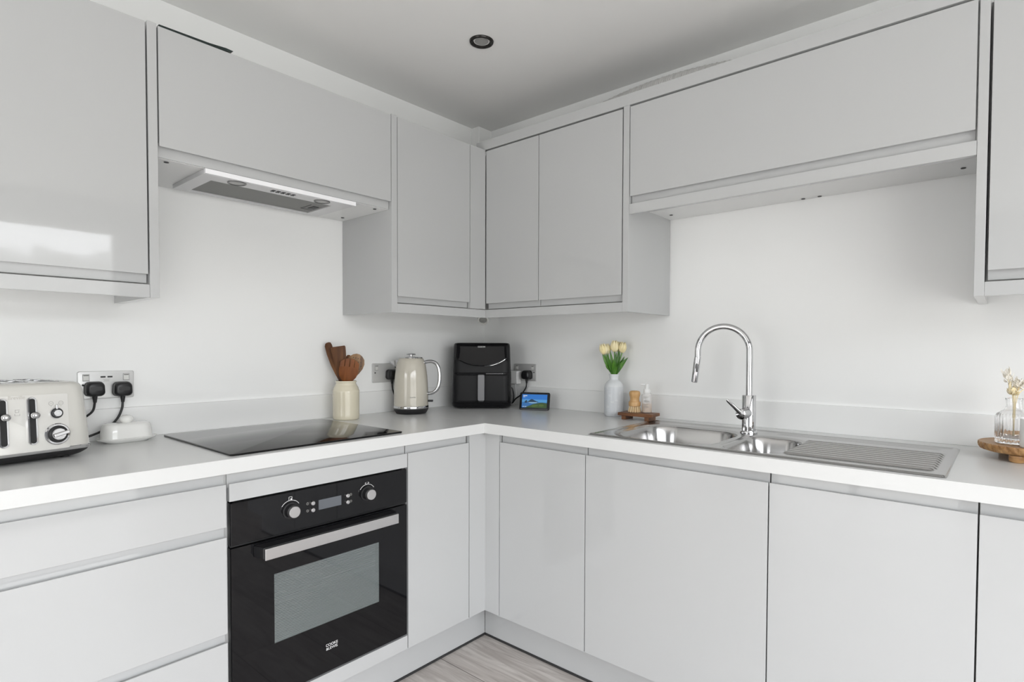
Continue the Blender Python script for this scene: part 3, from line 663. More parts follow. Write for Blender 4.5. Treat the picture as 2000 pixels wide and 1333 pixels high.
# ------------------------------------------------------------------ toaster
def toaster():
    ang = math.atan2(.979, -.204)-PI/2      # local +y runs along the front, local +x faces the room
    # front right corner of the base sits at A + .185*dir
    dirv = Vector((-.204, .979, 0)); nrm = Vector((.979, .204, 0))
    A = Vector((.323, -1.976, 0)); cen = A+dirv*.036-nrm*.135
    c = thing('toaster', 'warm white four-slice toaster with chrome levers at the left end of the worktop', 'toaster', (cen.x, cen.y, H), ang)
    hw, hd = .1625, .135                    # half width (y), half depth (x)
    def ring(z, inset, r): return [(x, y, z) for x, y in rrect(2*(hd-inset), 2*(hw-inset), r, 7)]
    MB().loft([ring(.0045, .022, .03), ring(.008, .014, .034), ring(.016, .004, .036), ring(.0225, .001, .036)]).build('base', BLACKM, c, bevel=0)
    MB().loft([ring(.0226, -.0012, .036), ring(.0238, -.002, .036), ring(.031, -.002, .036), ring(.0322, -.0008, .036)]).build('chrome_band', CHROME, c)
    sh = MB().loft([ring(.0322, .000, .036), ring(.09, .003, .036), ring(.155, .008, .035), ring(.178, .0105, .034), ring(.190, .0135, .032), ring(.1965, .019, .028), ring(.1995, .027, .022), ring(.2002, .034, .016)]).build('shell', TOASTC, c, smooth=1.2)
    for x, y in ((-.10, -.11), (-.10, .11), (.10, -.11), (.10, .11)):
        MB().lathe([(.009, 0), (.009, .006)], (x, y, 0), 16).build('foot', RUBBER, c)
    # front face leans back slightly with the shell
    def fx(z): return hd-.0005-.003*(z-.0322)/.058 if z < .09 else hd-.003-.0005-.005*(z-.09)/.065 if z < .155 else hd-.0085-.0025*(z-.155)/.023
    lean = math.atan2(.0082, .125)
    F = frame((fx(.10)+.0006, 0, .10), (0, 1, 0), (-sin(lean), 0, cos(lean)))   # x along front, y up, z outward
    def fr(mb): mb.xf(F); return mb
    pan = fr(MB().loft([[(x, y, z) for x, y in rrect(.212-g, .142-g, .004)] for z, g in ((-.002, 0), (.0008, 0), (.0012, .001))])).build('front_panel', TOASTP, c)
    txt('Breville', .0125, F @ Matrix.Translation((0, .074-.008, .0014)), PRINTF, 'lettering', pan, sx=.9)
    m = MB()
    for a, b in (((-.004, .036), (.005, .0367)), ((-.004, .030), (-.0034, .036)), ((-.004, .030), (.0035, .0306)), ((.003, .0305), (.0036, .034)), ((-.005, .022), (.005, .0226)), ((-.005, .022), (-.0044, .027)), ((.0045, .022), (.005, .026))): m.box((*a, .0011), (*b, .0015))
    fr(m).build('symbol', PRINTG, pan)
    for s in (-.0285, .0285):
        tr = fr(MB().loft([[(x+s, y+.006, z) for x, y in rrect(.0205-g, .120-g, .0100-g/2, 8)] for z, g in ((.000, 0), (.004, 0), (.0056, .002), (.0058, .008), (.003, .0095))], cap1=False)).build('lever_track', CHROME, c)
        fr(MB().loft([[(x+s, y+.006, z) for x, y in rrect(.0112, .110, .0055, 8)] for z in (.0012, .0034)])).build('track_slot', BLACK, tr)
        lv = fr(MB().tube([(s, .020, .002), (s, .020, .014)], .003, 12)).build('lever', CHROME, c)
        fr(MB().sphere((s+.001, .020, .020), .0092, 24, 14)).build('lever_ball', CHROME, lv)
    for s in (-1, 1):
        u = s*.0795
        for dx in (-.0105, .0105):
            fr(MB().tube([(u+dx+.005*cos(a), .0465+.005*sin(a), .0013) for a in [2*PI*i/16 for i in range(17)]], .0004, 5).box((u+dx-.003, .0458, .0011), (u+dx+.003, .0465, .0015)).box((u+dx-.0006, .0382, .0011), (u+dx+.0006, .0394, .0015))).build('symbol', PRINTG, pan)
        k = fr(MB().lathe([(.0145, .001), (.0145, .003), (.0135, .0045), (.0085, .0045), (.0085, .011), (.0078, .0118), (.0045, .0118), (.0042, .0112)], (u, .021, 0), 36)).build('mode_knob', CHROME, c)
        fr(MB().lathe([(.0132, .0042), (.0132, .0051), (.0088, .0051), (.0088, .0042)], (u, .021, 0), 36, cap0=False, cap1=False)).build('knob_ring', BLACKM, k)
        fr(MB().box((u-.0022, .031, .004), (u+.0022, .043, .0075))).build('knob_pointer', CHROME, k, bevel=.001)
        b = fr(MB().lathe([(.0275, .001), (.0275, .003), (.0255, .005), (.0220, .0052), (.0218, .0042)], (u, -.033, 0), 48, cap1=False)).build('dial_bezel', CHROME, c)
        fr(MB().lathe([(.0219, .0018), (.0219, .0042), (.0140, .0046)], (u, -.033, 0), 40)).build('dial_face', BLACK, b)
        d = fr(MB().lathe([(.0150, .0046), (.0150, .013), (.0140, .0145), (.0001, .0148)], (u, -.033, 0), 40)).build('browning_dial', CHROME, c)
        m = MB().box((-.0045, -.014, .0143), (.0045, .021, .0205)); m.xf(Matrix.Translation((u, -.033, 0)) @ Matrix.Rotation(-1.32*s, 4, 'Z')); fr(m).build('dial_grip', CHROME, d, bevel=.002)
    top = MB().loft([[(x, y, z) for x, y in rrect(.185-g, .215-g, .012)] for z, g in ((.1995, 0), (.2013, 0), (.2018, .001))]).build('top_plate', CHROME, c)
    for k in range(4):
        y = -.081+k*.054
        s = MB().box((-.080, y-.0145, .2017), (.080, y+.0145, .2023)).build('bread_slot', BLACK, top)
        m = MB()
        for xx in (-.05, 0, .05):
            m.tube([(xx-.012, y-.012, .2024), (xx, y-.003, .2026), (xx+.012, y-.012, .2024)], .0011, 6); m.tube([(xx-.012, y+.012, .2024), (xx, y+.003, .2026), (xx+.012, y+.012, .2024)], .0011, 6)
        m.build('bread_guide', CHROME, s)
toaster()

# ------------------------------------------------------------------ butter dish
c = thing('butter_dish', 'white porcelain butter dish with a domed lid on the worktop left of the hob', 'butter dish', (.088, -1.659, H), math.radians(4))
def oval(w, h, r, z): return [(x*.92, y*.83, z) for x, y in rrect(w, h, r, 8)]
MB().loft([oval(.070, .135, .034, 0), oval(.078, .144, .038, .003), oval(.098, .182, .047, .009), oval(.104, .190, .050, .0125), oval(.106, .192, .051, .0145), oval(.102, .188, .049, .0150), oval(.092, .174, .044, .0105)]).build('dish', PORC, c, smooth=1.3)
lid = MB().loft([oval(.086, .162, .038, .0100), oval(.0875, .1635, .039, .0125), oval(.086, .162, .038, .016), oval(.083, .158, .037, .034), oval(.080, .154, .036, .046), oval(.074, .148, .034, .053), oval(.062, .136, .029, .0575), oval(.040, .110, .019, .0592)]).build('lid', PORC, c, smooth=1.3)
MB().lathe([(.0125, .0588), (.0130, .0605), (.0165, .0635), (.0185, .0680), (.0182, .0725), (.0155, .0775), (.0095, .0812), (.0001, .0825)], seg=36).build('knob', PORC, lid, smooth=1.3)

# ------------------------------------------------------------------ utensil jar and wooden utensils
JX, JY = .108, -.908
c = thing('utensil_jar', 'cream stoneware utensil jar standing behind the hob', 'jar', (JX, JY, H))
prof = [(.047, 0), (.0505, .002), (.052, .008), (.0530, .020), (.0520, .024), (.0524, .06), (.0525, .110), (.0528, .1165), (.0520, .1185), (.0505, .121), (.0480, .131), (.0445, .136), (.0425, .1395), (.0395, .146), (.0392, .149), (.0412, .152), (.0418, .1545), (.0405, .157), (.0380, .1565), (.0362, .150), (.0400, .13), (.0460, .10), (.0460, .012), (.0001, .010)]
MB().lathe(prof, seg=56).build('jar_body', CERAM, c, smooth=.9)
RT = Vector((.763, .646, 0)); OUT = Vector((.84, -.54, 0))     # along the picture, towards the viewer
def jp(r, o, z): return Vector((JX, JY, H))+RT*r+OUT*o+Vector((0, 0, z))
def blade(label, name, foot, neck, tip, prof2, th, m_, bend=0., slots=None, facing=OUT, cat='utensil'):
    """flat wooden utensil: handle from foot to neck, then a blade whose half-widths follow prof2 (t, left, right)"""
    foot, neck, tip = jp(*foot), jp(*neck), jp(*tip)
    ax = (tip-neck).normalized(); sd_ = ax.cross(facing).normalized(); sd_ = sd_ if sd_.dot(RT) > 0 else -sd_; nn = sd_.cross(ax).normalized()
    if nn.dot(OUT) < 0: nn = -nn
    c = thing(name, label, cat, foot, group='wooden utensils in the cream jar')
    O = Vector(foot)
    MB().tube([foot-O, foot.lerp(neck, .5)-O, neck.lerp(tip, .04)-O], [.0055, .006, .0062], 12).build('handle', m_, c)
    ln = (tip-neck).length
    rings = []
    for t, l, r in prof2:
        p = neck+ax*ln*t+nn*(bend*(1-(2*t-1)**2))-O
        h = th*(1-.45*t)/2
        cup = bend*.5
        rings.append([p-sd_*l+nn*h*.4, p-sd_*l*.5+nn*(h-cup*.0), p+nn*h, p+sd_*r*.5+nn*h, p+sd_*r+nn*h*.4, p+sd_*r-nn*h*.4, p+sd_*r*.5-nn*h, p-nn*h, p-sd_*l*.5-nn*h, p-sd_*l-nn*h*.4])
    MB().loft(rings).build('blade', m_, c, smooth=.8)
    return c, O, neck, ax, sd_, nn, ln
blade('slim dark wooden spatula leaning furthest left in the cream jar', 'wooden_spatula', (.012, .0, .014), (-.026, -.012, .165), (-.076, -.018, .312), [(0, .007, .007), (.15, .011, .010), (.4, .016, .012), (.7, .017, .014), (.92, .0145, .014), (.98, .010, .012), (1, .004, .006)], .009, WOODD)
blade('broad dark wooden spatula with a straight top in the middle of the cream jar', 'wooden_spatula', (.010, -.006, .014), (-.010, -.002, .158), (-.032, .004, .297), [(0, .010, .010), (.2, .017, .016), (.5, .024, .022), (.85, .0285, .0275), (.96, .0290, .0285), (1, .026, .026)], .008, WOODD)
blade('short dark wooden spoon almost hidden between the spatula and the ladle', 'wooden_spoon', (-.01, -.016, .014), (.004, -.016, .16), (.012, -.014, .262), [(0, .006, .006), (.4, .009, .009), (.75, .013, .013), (.93, .011, .011), (1, .004, .004)], .010, WOODD)
# perforated ladle
lad = blade('wooden ladle with a round perforated bowl leaning right in the cream jar', 'wooden_ladle', (-.012, .006, .014), (.020, -.004, .160), (.050, -.006, .266), [(0, .0075, .0075), (.12, .015, .013), (.3, .026, .024), (.5, .033, .033), (.68, .035, .035), (.84, .030, .030), (.95, .018, .018), (1, .006, .006)], .010, WOODL)
cc, O, neck, ax, sd_, nn, ln = lad
m = MB()
for i in range(6):
    for j in range(5):
        a, t = -.024+.0096*i+(.0048 if j % 2 else 0), .34+.125*j
        if math.hypot(a/.030, (t-.60)/.36) > 1: continue
        p = neck+ax*ln*t+sd_*a+nn*.0052-O
        m.tube([p-nn*.0022, p+nn*.0004], .0017, 8)
m.build('perforation', RUBBER, cc)
# fork-like server in front: three separate prongs on a rounded head
srv = blade('reddish wooden slotted server in front of the other utensils in the cream jar', 'wooden_server', (-.004, .0, .014), (.003, .016, .146), (.014, .031, .216), [(0, .008, .008), (.1, .013, .013), (.22, .023, .022), (.42, .033, .032), (.7, .037, .037), (.9, .0375, .0375), (1, .0365, .0365)], .010, WOODR)
cc, O, neck, ax, sd_, nn, ln = srv
tip = neck+ax*ln
def arc(x): return .003+.031*max(0., 1-(x/.0395)**2)**.55
for a0 in (-.0281, -.0094, .0094, .0281):
    w_ = .0083; xs = [a0+w_*q/6 for q in range(-6, 7)]
    poly = [(a0-w_, -.004), (a0+w_, -.004)]+[(x, arc(x)) for x in xs[::-1]]
    MB().prism(poly, lambda x, y: tip+sd_*x+ax*y-nn*.0028-O, lambda x, y: tip+sd_*x+ax*y+nn*(.0028-.06*max(y, 0))-O).build('prong', WOODR, cc, bevel=.0012, smooth=.8)

# ------------------------------------------------------------------ kettle
c = thing('kettle', 'cream enamel kettle with a chrome handle beside the air fryer', 'kettle', (.133, -.597, H))
MB().lathe([(.058, 0), (.066, .002), (.074, .014), (.0768, .022), (.0765, .0245)], seg=56).build('base', BLACKM, c, smooth=.9)
MB().lathe([(.0768, .0245), (.0772, .026), (.0772, .034), (.0762, .0355)], seg=56).build('chrome_band', CHROME, c)
MB().lathe([(.0758, .0355), (.0756, .06), (.0748, .10), (.0738, .13), (.0716, .165), (.0685, .19), (.0645, .215), (.0595, .232), (.0545, .2425), (.0505, .247)], seg=64).build('body', CREAM, c, smooth=.9)
lid = MB().lathe([(.0512, .2466), (.0508, .2495), (.047, .2515), (.02, .2535), (.008, .254)], seg=56).build('lid', CHROME, c)
MB().lathe([(.0075, .2535), (.0065, .258), (.0125, .2592), (.0195, .2605), (.0205, .2635), (.0185, .2662), (.006, .2672)], seg=36).build('lid_knob', CHROME, lid)
m = MB()
def sp_ring(d, z0, z1, wd):
    o = -RT*d; s = OUT*wd
    return [o+s+Vector((0, 0, z1)), o-s+Vector((0, 0, z1)), o-s*.55+Vector((0, 0, z0+.006)), o+Vector((0, 0, z0)), o+s*.55+Vector((0, 0, z0+.006))]
m.loft([sp_ring(.050, .196, .241, .030), sp_ring(.070, .202, .2365, .022), sp_ring(.083, .214, .2335, .015), sp_ring(.0955, .224, .2310, .008)])
m.build('spout', CHROME, c, bevel=.0015, smooth=.6)
hp = [RT*.058+Vector((0, 0, .226)), RT*.075+Vector((0, 0, .231)), RT*.094+Vector((0, 0, .231)), RT*.112+Vector((0, 0, .222)), RT*.1235+Vector((0, 0, .200)), RT*.1275+Vector((0, 0, .168)), RT*.1250+Vector((0, 0, .133)), RT*.116+Vector((0, 0, .108)), RT*.100+Vector((0, 0, .0935)), RT*.084+Vector((0, 0, .0885)), RT*.070+Vector((0, 0, .0885))]
MB().tube(catmull(hp, 6), .0076, 16, up=tuple(OUT)).build('handle', CHROME, c)
m = MB().box((.072, -.006, .051), (.098, .006, .060)); m.xf(Matrix.Rotation(math.atan2(.646, .763), 4, 'Z')); m.build('switch_lever', BLACKM, c, bevel=.002)
kd = Vector((.84, -.54, 0)); txt('Breville', .0085, frame(kd*.0757+Vector((0, 0, .076)), (.54, .84, 0), (0, 0, 1)), PRINTG, 'lettering', c, ext=.0005)

# ------------------------------------------------------------------ air fryer
def fryer():
    ang = math.atan2(-.741, .671)              # local +x looks at the camera, local +y runs right in the picture
    c = thing('air_fryer', 'black air fryer with a grey handle in the corner of the worktop', 'air fryer', (.174, -.187, H), ang)
    n = 40
    def ring(z, w, d0, d1, rf, rb):
        """superellipse-like plan: front nearly flat with rounded corners, back strongly rounded"""
        pts = []
        for x, y in rrect(d0+d1, w, rf, 8):
            pts.append((x+(d0-d1)/2, y*(1-.16*max(0, (-x)/((d0+d1)/2))**2), z))
        return pts
    MB().loft([ring(.006, .272, .098, .090, .035, .05), ring(.012, .286, .106, .097, .038, .05), ring(.04, .289, .110, .100, .038, .05), ring(.10, .287, .111, .100, .038, .05), ring(.18, .282, .108, .098, .038, .05), ring(.25, .277, .100, .095, .036, .05), ring(.296, .274, .094, .092, .035, .05), ring(.309, .271, .090, .090, .034, .05), ring(.315, .262, .084, .084, .03, .05), ring(.3175, .24, .07, .07, .028, .05)]).build('housing', BLACKG, c, smooth=1.0)
    for x, y in ((.07, -.09), (.07, .09), (-.06, -.08), (-.06, .08)): MB().lathe([(.012, 0), (.012, .007)], (x, y, 0), 16).build('foot', RUBBER, c)
    # bowl drawer: a matte curved front standing slightly proud, lower half
    def fxz(z): return .1118 if z < .12 else .1118-.0035*((z-.12)/.07)**1.3
    FRY = mat('black_fryer_front', (.012, .012, .013), .5, spec=.3)
    def corner(y):
        q = max(0, abs(y)-.104); return .038-math.sqrt(max(.038**2-q*q, 0))
    def front(hw_, z0, z1, out, nm, m_, ny=40, nz=10):
        m = MB()
        def f(u, v):
            y = hw_*(2*u-1); z = z0+(z1-z0)*v
            return (fxz(z)+out-corner(y), y, z)
        m.grid(f, ny, nz); return m.build(nm, m_, c, solid=.004, smooth=1.0)
    front(.129, .030, .168, .0012, 'drawer', FRY)
    front(.129, .1705, .236, .0004, 'upper_band', FRY)
    m = MB().box((fxz(.169)+.0006, .022, .1675), (fxz(.169)+.0046, .103, .1712)); m.build('chrome_trim', CHROME, c, bevel=.0008)
    hz0, hz1 = .037, .168
    m = MB()
    m.loft([[(fxz(.10)+.001+x, y*k, z) for x, y in [(a+.014, b) for a, b in rrect(.028, .036, .010, 6)]] for z, k in ((hz0, .80), (hz0+.004, .95), (hz0+.012, 1), (hz1-.008, 1), (hz1-.001, .98))])
    hd = m.build('handle', BLACK, c, smooth=.8)
    MB().loft([[(fxz(.10)+.0295, y, z) for y, z in [(a*1., b+.104) for a, b in rrect(.033, .124, .006, 5)]], [(fxz(.10)+.0312, y, z) for y, z in [(a*.97, b+.104) for a, b in rrect(.031, .122, .006, 5)]]]).build('handle_plate', mat('brushed_grey_handle', (.17, .17, .175), .4, metal=.8), hd, label='grey metal handle face')
    # glossy tilted control panel with a curved lower edge
    def pz(u, v):
        low = .206+.042*abs((u-.5)*2)**2.4
        return low+(.305-low)*v
    m = MB()
    def f(u, v):
        z = pz(u, v); zz = (z-.20)/.10; y = (.127-.004*zz)*(2*u-1)
        x = .1085-.0155*zz+.0070*(1-v)**1.6
        return (x+.0015-corner(y*1.01), y, z)
    m.grid(f, 40, 14); pn = m.build('control_panel', BLACKGLASS, c, solid=.004, smooth=1.0)
    # chrome line along the curved lower edge of the panel
    MB().tube([tuple(Vector(f(.5+.48*t, 0))+Vector((.0024, 0, -.0005))) for t in [i/16 for i in range(2, 17)]], .0012, 6).build('panel_trim', CHROME, c)
    m = MB().tube(catmull([(.215, -.055, 1.00), (.232, -.035, 1.0), (.241, -.03, .975), (.242, -.03, .94), (.235, -.04, .9145), (.21, -.06, .9145)], 10), .0033, 10)
    m.xf((Matrix.Translation(c.location) @ Matrix.Rotation(ang, 4, 'Z')).inverted()); m.build('power_cable', BLACK, c)
    txt('COSORI', .0105, frame((.0985, 0, .2975), (0, 1, 0), (-.155, 0, 1)), PRINT, 'lettering', c, ext=.0005, sx=.95)
fryer()

# ------------------------------------------------------------------ smart display
def display():
    ang = math.atan2(-.917, .40)
    c = thing('smart_display', 'small black smart display showing an island landscape', 'smart display', (.462, -.128, H), ang)
    w, h = .147, .084; tilt = math.radians(14)
    F = frame((.012, 0, .001), (0, 1, 0), (-sin(tilt), 0, cos(tilt)))
    m = MB().loft([[(x, y+h/2, z) for x, y in rrect(w-g, h-g, .008)] for z, g in ((-.012, .006), (-.010, .001), (-.001, 0), (.0, .0015), (.0003, .004))]); m.xf(F); m.build('casing', BLACKG, c)
    m = MB().loft([[(x*k, y*k2+h*.42, z) for x, y in rrect(w-.016, h-.02, .012)] for z, k, k2 in ((-.010, 1, 1), (-.028, .92, .85), (-.045, .7, .6))]); m.xf(F)
    m.build('speaker_back', BLACKM, c)
    SW, SH = .123, .064; sy = h/2
    def e(nm, col, st=.55): return mat(nm, (.0, .0, .0), .1, emit=col, es=st)
    mats = [e('screen_sky', (.02, .23, .78)), e('screen_sky_low', (.10, .42, .86)), e('screen_sea', (.03, .20, .55)), e('screen_mountain', (.012, .05, .10)), e('screen_mist', (.34, .60, .85)), e('screen_green', (.04, .10, .025)), e('screen_green_light', (.09, .17, .03)), e('screen_white', (.75, .85, .95))]
    m = MB()
    def poly(pts, z, k):
        m.mi = k; m._f([m.bm.verts.new((-SW/2+u*SW, sy-SH/2+v*SH, .0006+z)) for u, v in pts])
    poly([(0, .62), (1, .62), (1, 1), (0, 1)], 0, 0); poly([(0, .42), (1, .42), (1, .62), (0, .62)], 0, 1); poly([(0, 0), (1, 0), (1, .42), (0, .42)], 0, 2)
    poly([(.2, .44), (.27, .50), (.33, .60), (.38, .645), (.43, .63), (.50, .56), (.57, .50), (.66, .45), (.64, .41), (.24, .41)], .00008, 3)
    poly([(.10, .42), (.14, .52), (.19, .58), (.21, .44), (.2, .36), (.12, .36)], .00008, 3)
    poly([(.25, .42), (.64, .43), (.58, .36), (.40, .33), (.30, .36)], .00012, 4)
    poly([(.45, .28), (.60, .34), (.70, .38), (.82, .40), (1, .36), (1, 0), (.15, 0), (.25, .12), (.36, .2)], .00016, 5)
    poly([(.42, .2), (.55, .24), (.66, .22), (.62, .12), (.5, .06), (.38, .1)], .0002, 6); poly([(.7, .26), (.84, .27), (.9, .16), (.78, .1), (.68, .15)], .0002, 6)
    for a, b, q, d in ((.04, .86, .2, .93), (.04, .78, .12, .82), (.04, .06, .10, .10), (.12, .06, .19, .10)): poly([(a, b), (q, b), (q, d), (a, d)], .00024, 7)
    m.xf(F); m.build('screen', mats, c, smooth=0, recalc=False, label='lit screen with a blue island landscape')
display()

# ------------------------------------------------------------------ vase and tulips
VX, VY = .866, -.078
c = thing('vase', 'grey-white glazed vase with a fine grid texture, holding the tulips', 'vase', (VX, VY, H))
MB().lathe([(.0375, 0), (.0402, .003), (.0408, .02), (.0413, .07), (.0415, .118), (.0408, .129), (.0375, .139), (.0300, .149), (.0215, .1555), (.0183, .158), (.0180, .161), (.0190, .170), (.0222, .1815), (.0208, .1815), (.0170, .168), (.0165, .158), (.030, .140), (.0385, .12), (.038, .01), (.0001, .006)], seg=64).build('vase_body', VASEM, c, smooth=.9)
VR, VO = Vector((.763, .646, 0)), Vector((.527, -.852, 0))
def tulip(label, head, tilt, size=1.):
    base = Vector((VX, VY, H+.03))
    hd = Vector((VX, VY, H))+VR*head[0]+VO*head[1]+Vector((0, 0, head[2]))
    c = thing('tulip', label, 'flower', tuple(base), group='cream tulips in the vase')
    O = base
    mouth = Vector((VX, VY, H+.18))+VR*head[0]*.22+VO*head[1]*.2
    up = Vector(VR*tilt[0]+VO*tilt[1]+Vector((0, 0, 1))).normalized()
    MB().tube(catmull([base-O, mouth-O, (mouth.lerp(hd, .55)-O), hd-O, hd+up*.004-O], 6), .0026, 10).build('stem', STEMM, c)
    Mx = Matrix.Translation(hd-O) @ up.to_track_quat('Z', 'Y').to_matrix().to_4x4()
    m = MB(); Lh, Rr = .046*size, .0165*size
    rot0 = random.random()*2
    for k in range(6):
        a0 = rot0+k*PI/3; inner = k % 2
        def pf(u, v, a0=a0, inner=inner):
            t = v; r = Rr*(sin(PI*min(1., (t*.80+.05))**.82)**.75)*(1.0 if not inner else .90)
            wdt = (1-t**3.2)**.5*.66+.02
            a = a0+(u-.5)*2*wdt
            zz = Lh*(t*(1.0 if inner else .97)-.03*abs(u-.5)*2)
            rr = r*(1+.03*cos((u-.5)*PI*2))
            return (rr*cos(a), rr*sin(a), zz)
        m.grid(pf, 8, 12)
    m.xf(Mx); m.build('bloom', PETAL, c, solid=.0007, smooth=1.4, recalc=False)
    return c, O
def leafs(c, O, spec):
    for (r0, o0), (r1, o1, z1), (r2, o2, z2), wd in spec:
        B = Vector((VX, VY, H))
        pts = catmull([B+VR*r0*.35+VO*o0*.35+Vector((0, 0, .13)), B+VR*r0*.75+VO*o0*.7+Vector((0, 0, .186)), B+VR*r1+VO*o1+Vector((0, 0, z1)), B+VR*r2+VO*o2+Vector((0, 0, z2))], 6)
        n = len(pts)-1
        def lf(u, v):
            i = v*n; k = min(int(i), n-1); p = Vector(pts[k]).lerp(Vector(pts[k+1]), i-k); T = (Vector(pts[k+1])-Vector(pts[k])).normalized()
            s = T.cross(VO).normalized(); w_ = wd*(sin(PI*min(1, .10+.90*v**.9)))**.9*(.35+.65*min(1, max(0, v-.18)/.25))+.0002
            q = (u-.5)*2
            return p+s*q*w_-O+(VO*(-.35*w_*(1-q*q)))
        MB().grid(lf, 6, 22).build('leaf', LEAF, c, solid=.0008, smooth=1.4, recalc=False)
ZH = .245
c1 = tulip('cream tulip furthest left in the vase, leaning outwards', (-.041, .012, .268), (-.28, .1), 1.05)
leafs(*c1, [((-.008, .006), (-.034, .010, .235), (-.052, .006, .272), .0105), ((-.01, -.004), (-.030, .0, .215), (-.031, .008, .23), .007)])
c2 = tulip('cream tulip tucked behind the leftmost bloom in the vase', (-.028, -.014, .270), (-.1, -.05), .98)
leafs(*c2, [((-.004, .010), (-.022, .020, .235), (-.034, .022, .27), .0095)])
c3 = tulip('tallest cream tulip in the middle of the vase', (.002, .004, .279), (0, .1), 1.08)
leafs(*c3, [((.002, .014), (.004, .024, .235), (.010, .022, .276), .011), ((.0, .010), (-.010, .018, .24), (-.018, .012, .285), .008)])
c4 = tulip('cream tulip furthest right in the vase', (.034, .006, .275), (.14, .1), 1.02)
leafs(*c4, [((.010, .008), (.032, .014, .222), (.060, .010, .254), .0115), ((.008, .0), (.028, .0, .225), (.045, .002, .258), .009), ((.006, .006), (.018, .012, .24), (.024, .006, .285), .008)])
c5 = tulip('cream tulip mostly hidden behind the middle and right blooms', (.019, -.018, .280), (.05, -.05), .95)

# ------------------------------------------------------------------ tray with brush and soap
TA = math.radians(3.5)
c = thing('soap_tray', 'small dark wooden footed tray beside the sink', 'tray', (1.010, -.121, H), TA)
MB().box((-.073, -.042, .0165), (.076, .042, .029)).build('tray_top', WOODT, c, bevel=.0012)
for x in (-.050, .052): MB().box((x-.009, -.035, 0), (x+.009, .035, .0165)).build('foot', WOODT, c, bevel=.001)
BXP, BYP = .985, -.108
c = thing('dish_brush', 'round bamboo dish brush standing on the wooden tray', 'brush', (BXP, BYP, H+.029))
m = MB()
for i in range(7):
    for j in range(4):
        a = 2*PI*i/7+j*.4
    pass
for rr, nn_ in ((.004, 3), (.0105, 8), (.017, 12), (.0225, 15)):
    for i in range(nn_):
        a = 2*PI*i/nn_+rr*90
        m.tube([(rr*1.12*cos(a), rr*1.12*sin(a), .0002), (rr*.90*cos(a), rr*.90*sin(a), .026)], [.0026, .0016], 6)
m.build('bristles', BRIST, c)
MB().lathe([(.0225, .0245), (.0245, .026), (.0248, .040), (.0240, .0425), (.021, .044)], seg=40).build('head', BAMBOO, c)
MB().lathe([(.0205, .0438), (.0195, .050), (.0190, .055), (.0200, .062), (.0222, .070), (.0232, .077), (.0220, .083), (.0180, .0872), (.010, .0885), (.0001, .0887)], seg=40).build('handle', BAMBOO, c, smooth=1.2)
c = thing('soap_bottle', 'clear pump soap bottle half full of beige liquid on the wooden tray', 'soap bottle', (1.036, -.098, H+.029), .6)
def sq(w, r, z): return [(x, y, z) for x, y in rrect(w, w, r, 7)]
SOAPB = mat('frosted_plastic', (.86, .86, .85), .15)
SOAPB.node_tree.nodes['Principled BSDF'].inputs['Alpha'].default_value = .38
LIQ = mat('beige_soap', (.58, .42, .28), .25)
MB().loft([sq(.037, .014, .0006), sq(.041, .016, .003), sq(.0412, .016, .040), sq(.0408, .0175, .072), sq(.034, .0165, .079), sq(.022, .0108, .083), sq(.021, .0104, .086)]).build('bottle_body', SOAPB, c, smooth=1.)
MB().loft([sq(.0395, .0155, .003), sq(.0395, .0155, .038)]).build('liquid', LIQ, c)
MB().lathe([(.0135, .082), (.0138, .083), (.0138, .097), (.0130, .098), (.0065, .098), (.0065, .104)], seg=30).build('pump_collar', WHITE, c)
m = MB().lathe([(.0082, .103), (.0085, .104), (.0085, .117), (.0075, .118)], seg=24)
m.build('pump_head', WHITE, c)
sv = Matrix.Rotation(-.6, 3, 'Z') @ Vector((-.763, -.646, 0))
MB().tube([sv*.004+Vector((0, 0, .114)), sv*.018+Vector((0, 0, .1155)), sv*.026+Vector((0, 0, .1145))], [.0032, .0026, .0022], 10).build('pump_nozzle', WHITE, c)
fd = Matrix.Rotation(-.6, 3, 'Z') @ Vector((.46, -.888, 0)); fr_ = Matrix.Rotation(-.6, 3, 'Z') @ Vector((.888, .46, 0))
txt('SPA', .0125, frame(fd*.0228+Vector((0, 0, .0475)), fr_, (0, 0, 1)), PRINTG, 'lettering', c, ext=.0006)
m = MB()
for z, wd in ((.066, .018), (.061, .014), (.036, .017), (.030, .012), (.026, .020), (.022, .016)):
    p = fd*.0225+Vector((0, 0, z)); a = p-fr_*.012; b = a+fr_*wd
    m.tube([a, b], .0006, 5)
m.build('printed_line', PRINTG, c)

# ------------------------------------------------------------------ round board with bottle, dried flowers and candle
OX, OY = 2.222, -.166
c = thing('round_board', 'round wooden serving board on stubby feet at the right end of the worktop', 'board', (OX, OY, H))
def gro(t, z):
    if z < .021 or z > .0405: return 1.
    u = (t*36/(2*PI)+(z-.03)*38) % 1.
    return 1-.034*math.exp(-((u-.5)/.10)**2)
MB().lathe([(.088, .0185), (.104, .0195), (.113, .0225), (.1165, .028), (.118, .034), (.1175, .0395), (.1155, .0410), (.113, .0400), (.0001, .0398)], seg=432, fr=gro).build('board_top', BOARDW, c, smooth=.9)
for k in range(3):
    a = math.radians(-112+120*k)
    MB().lathe([(.013, 0), (.0165, .003), (.0175, .010), (.0165, .0185)], (.098*cos(a)*.92, .098*sin(a)*.92, 0), 24).build('foot', BOARDW, c, smooth=.9)
BTX, BTY = 2.180, -.178
c = thing('glass_bottle', 'ribbed clear glass bottle with dried flowers on the round board', 'bottle', (BTX, BTY, H+.040))
def rib(t, z): return 1+.022*cos(26*t)*(1 if .010 < z < .072 else 0)
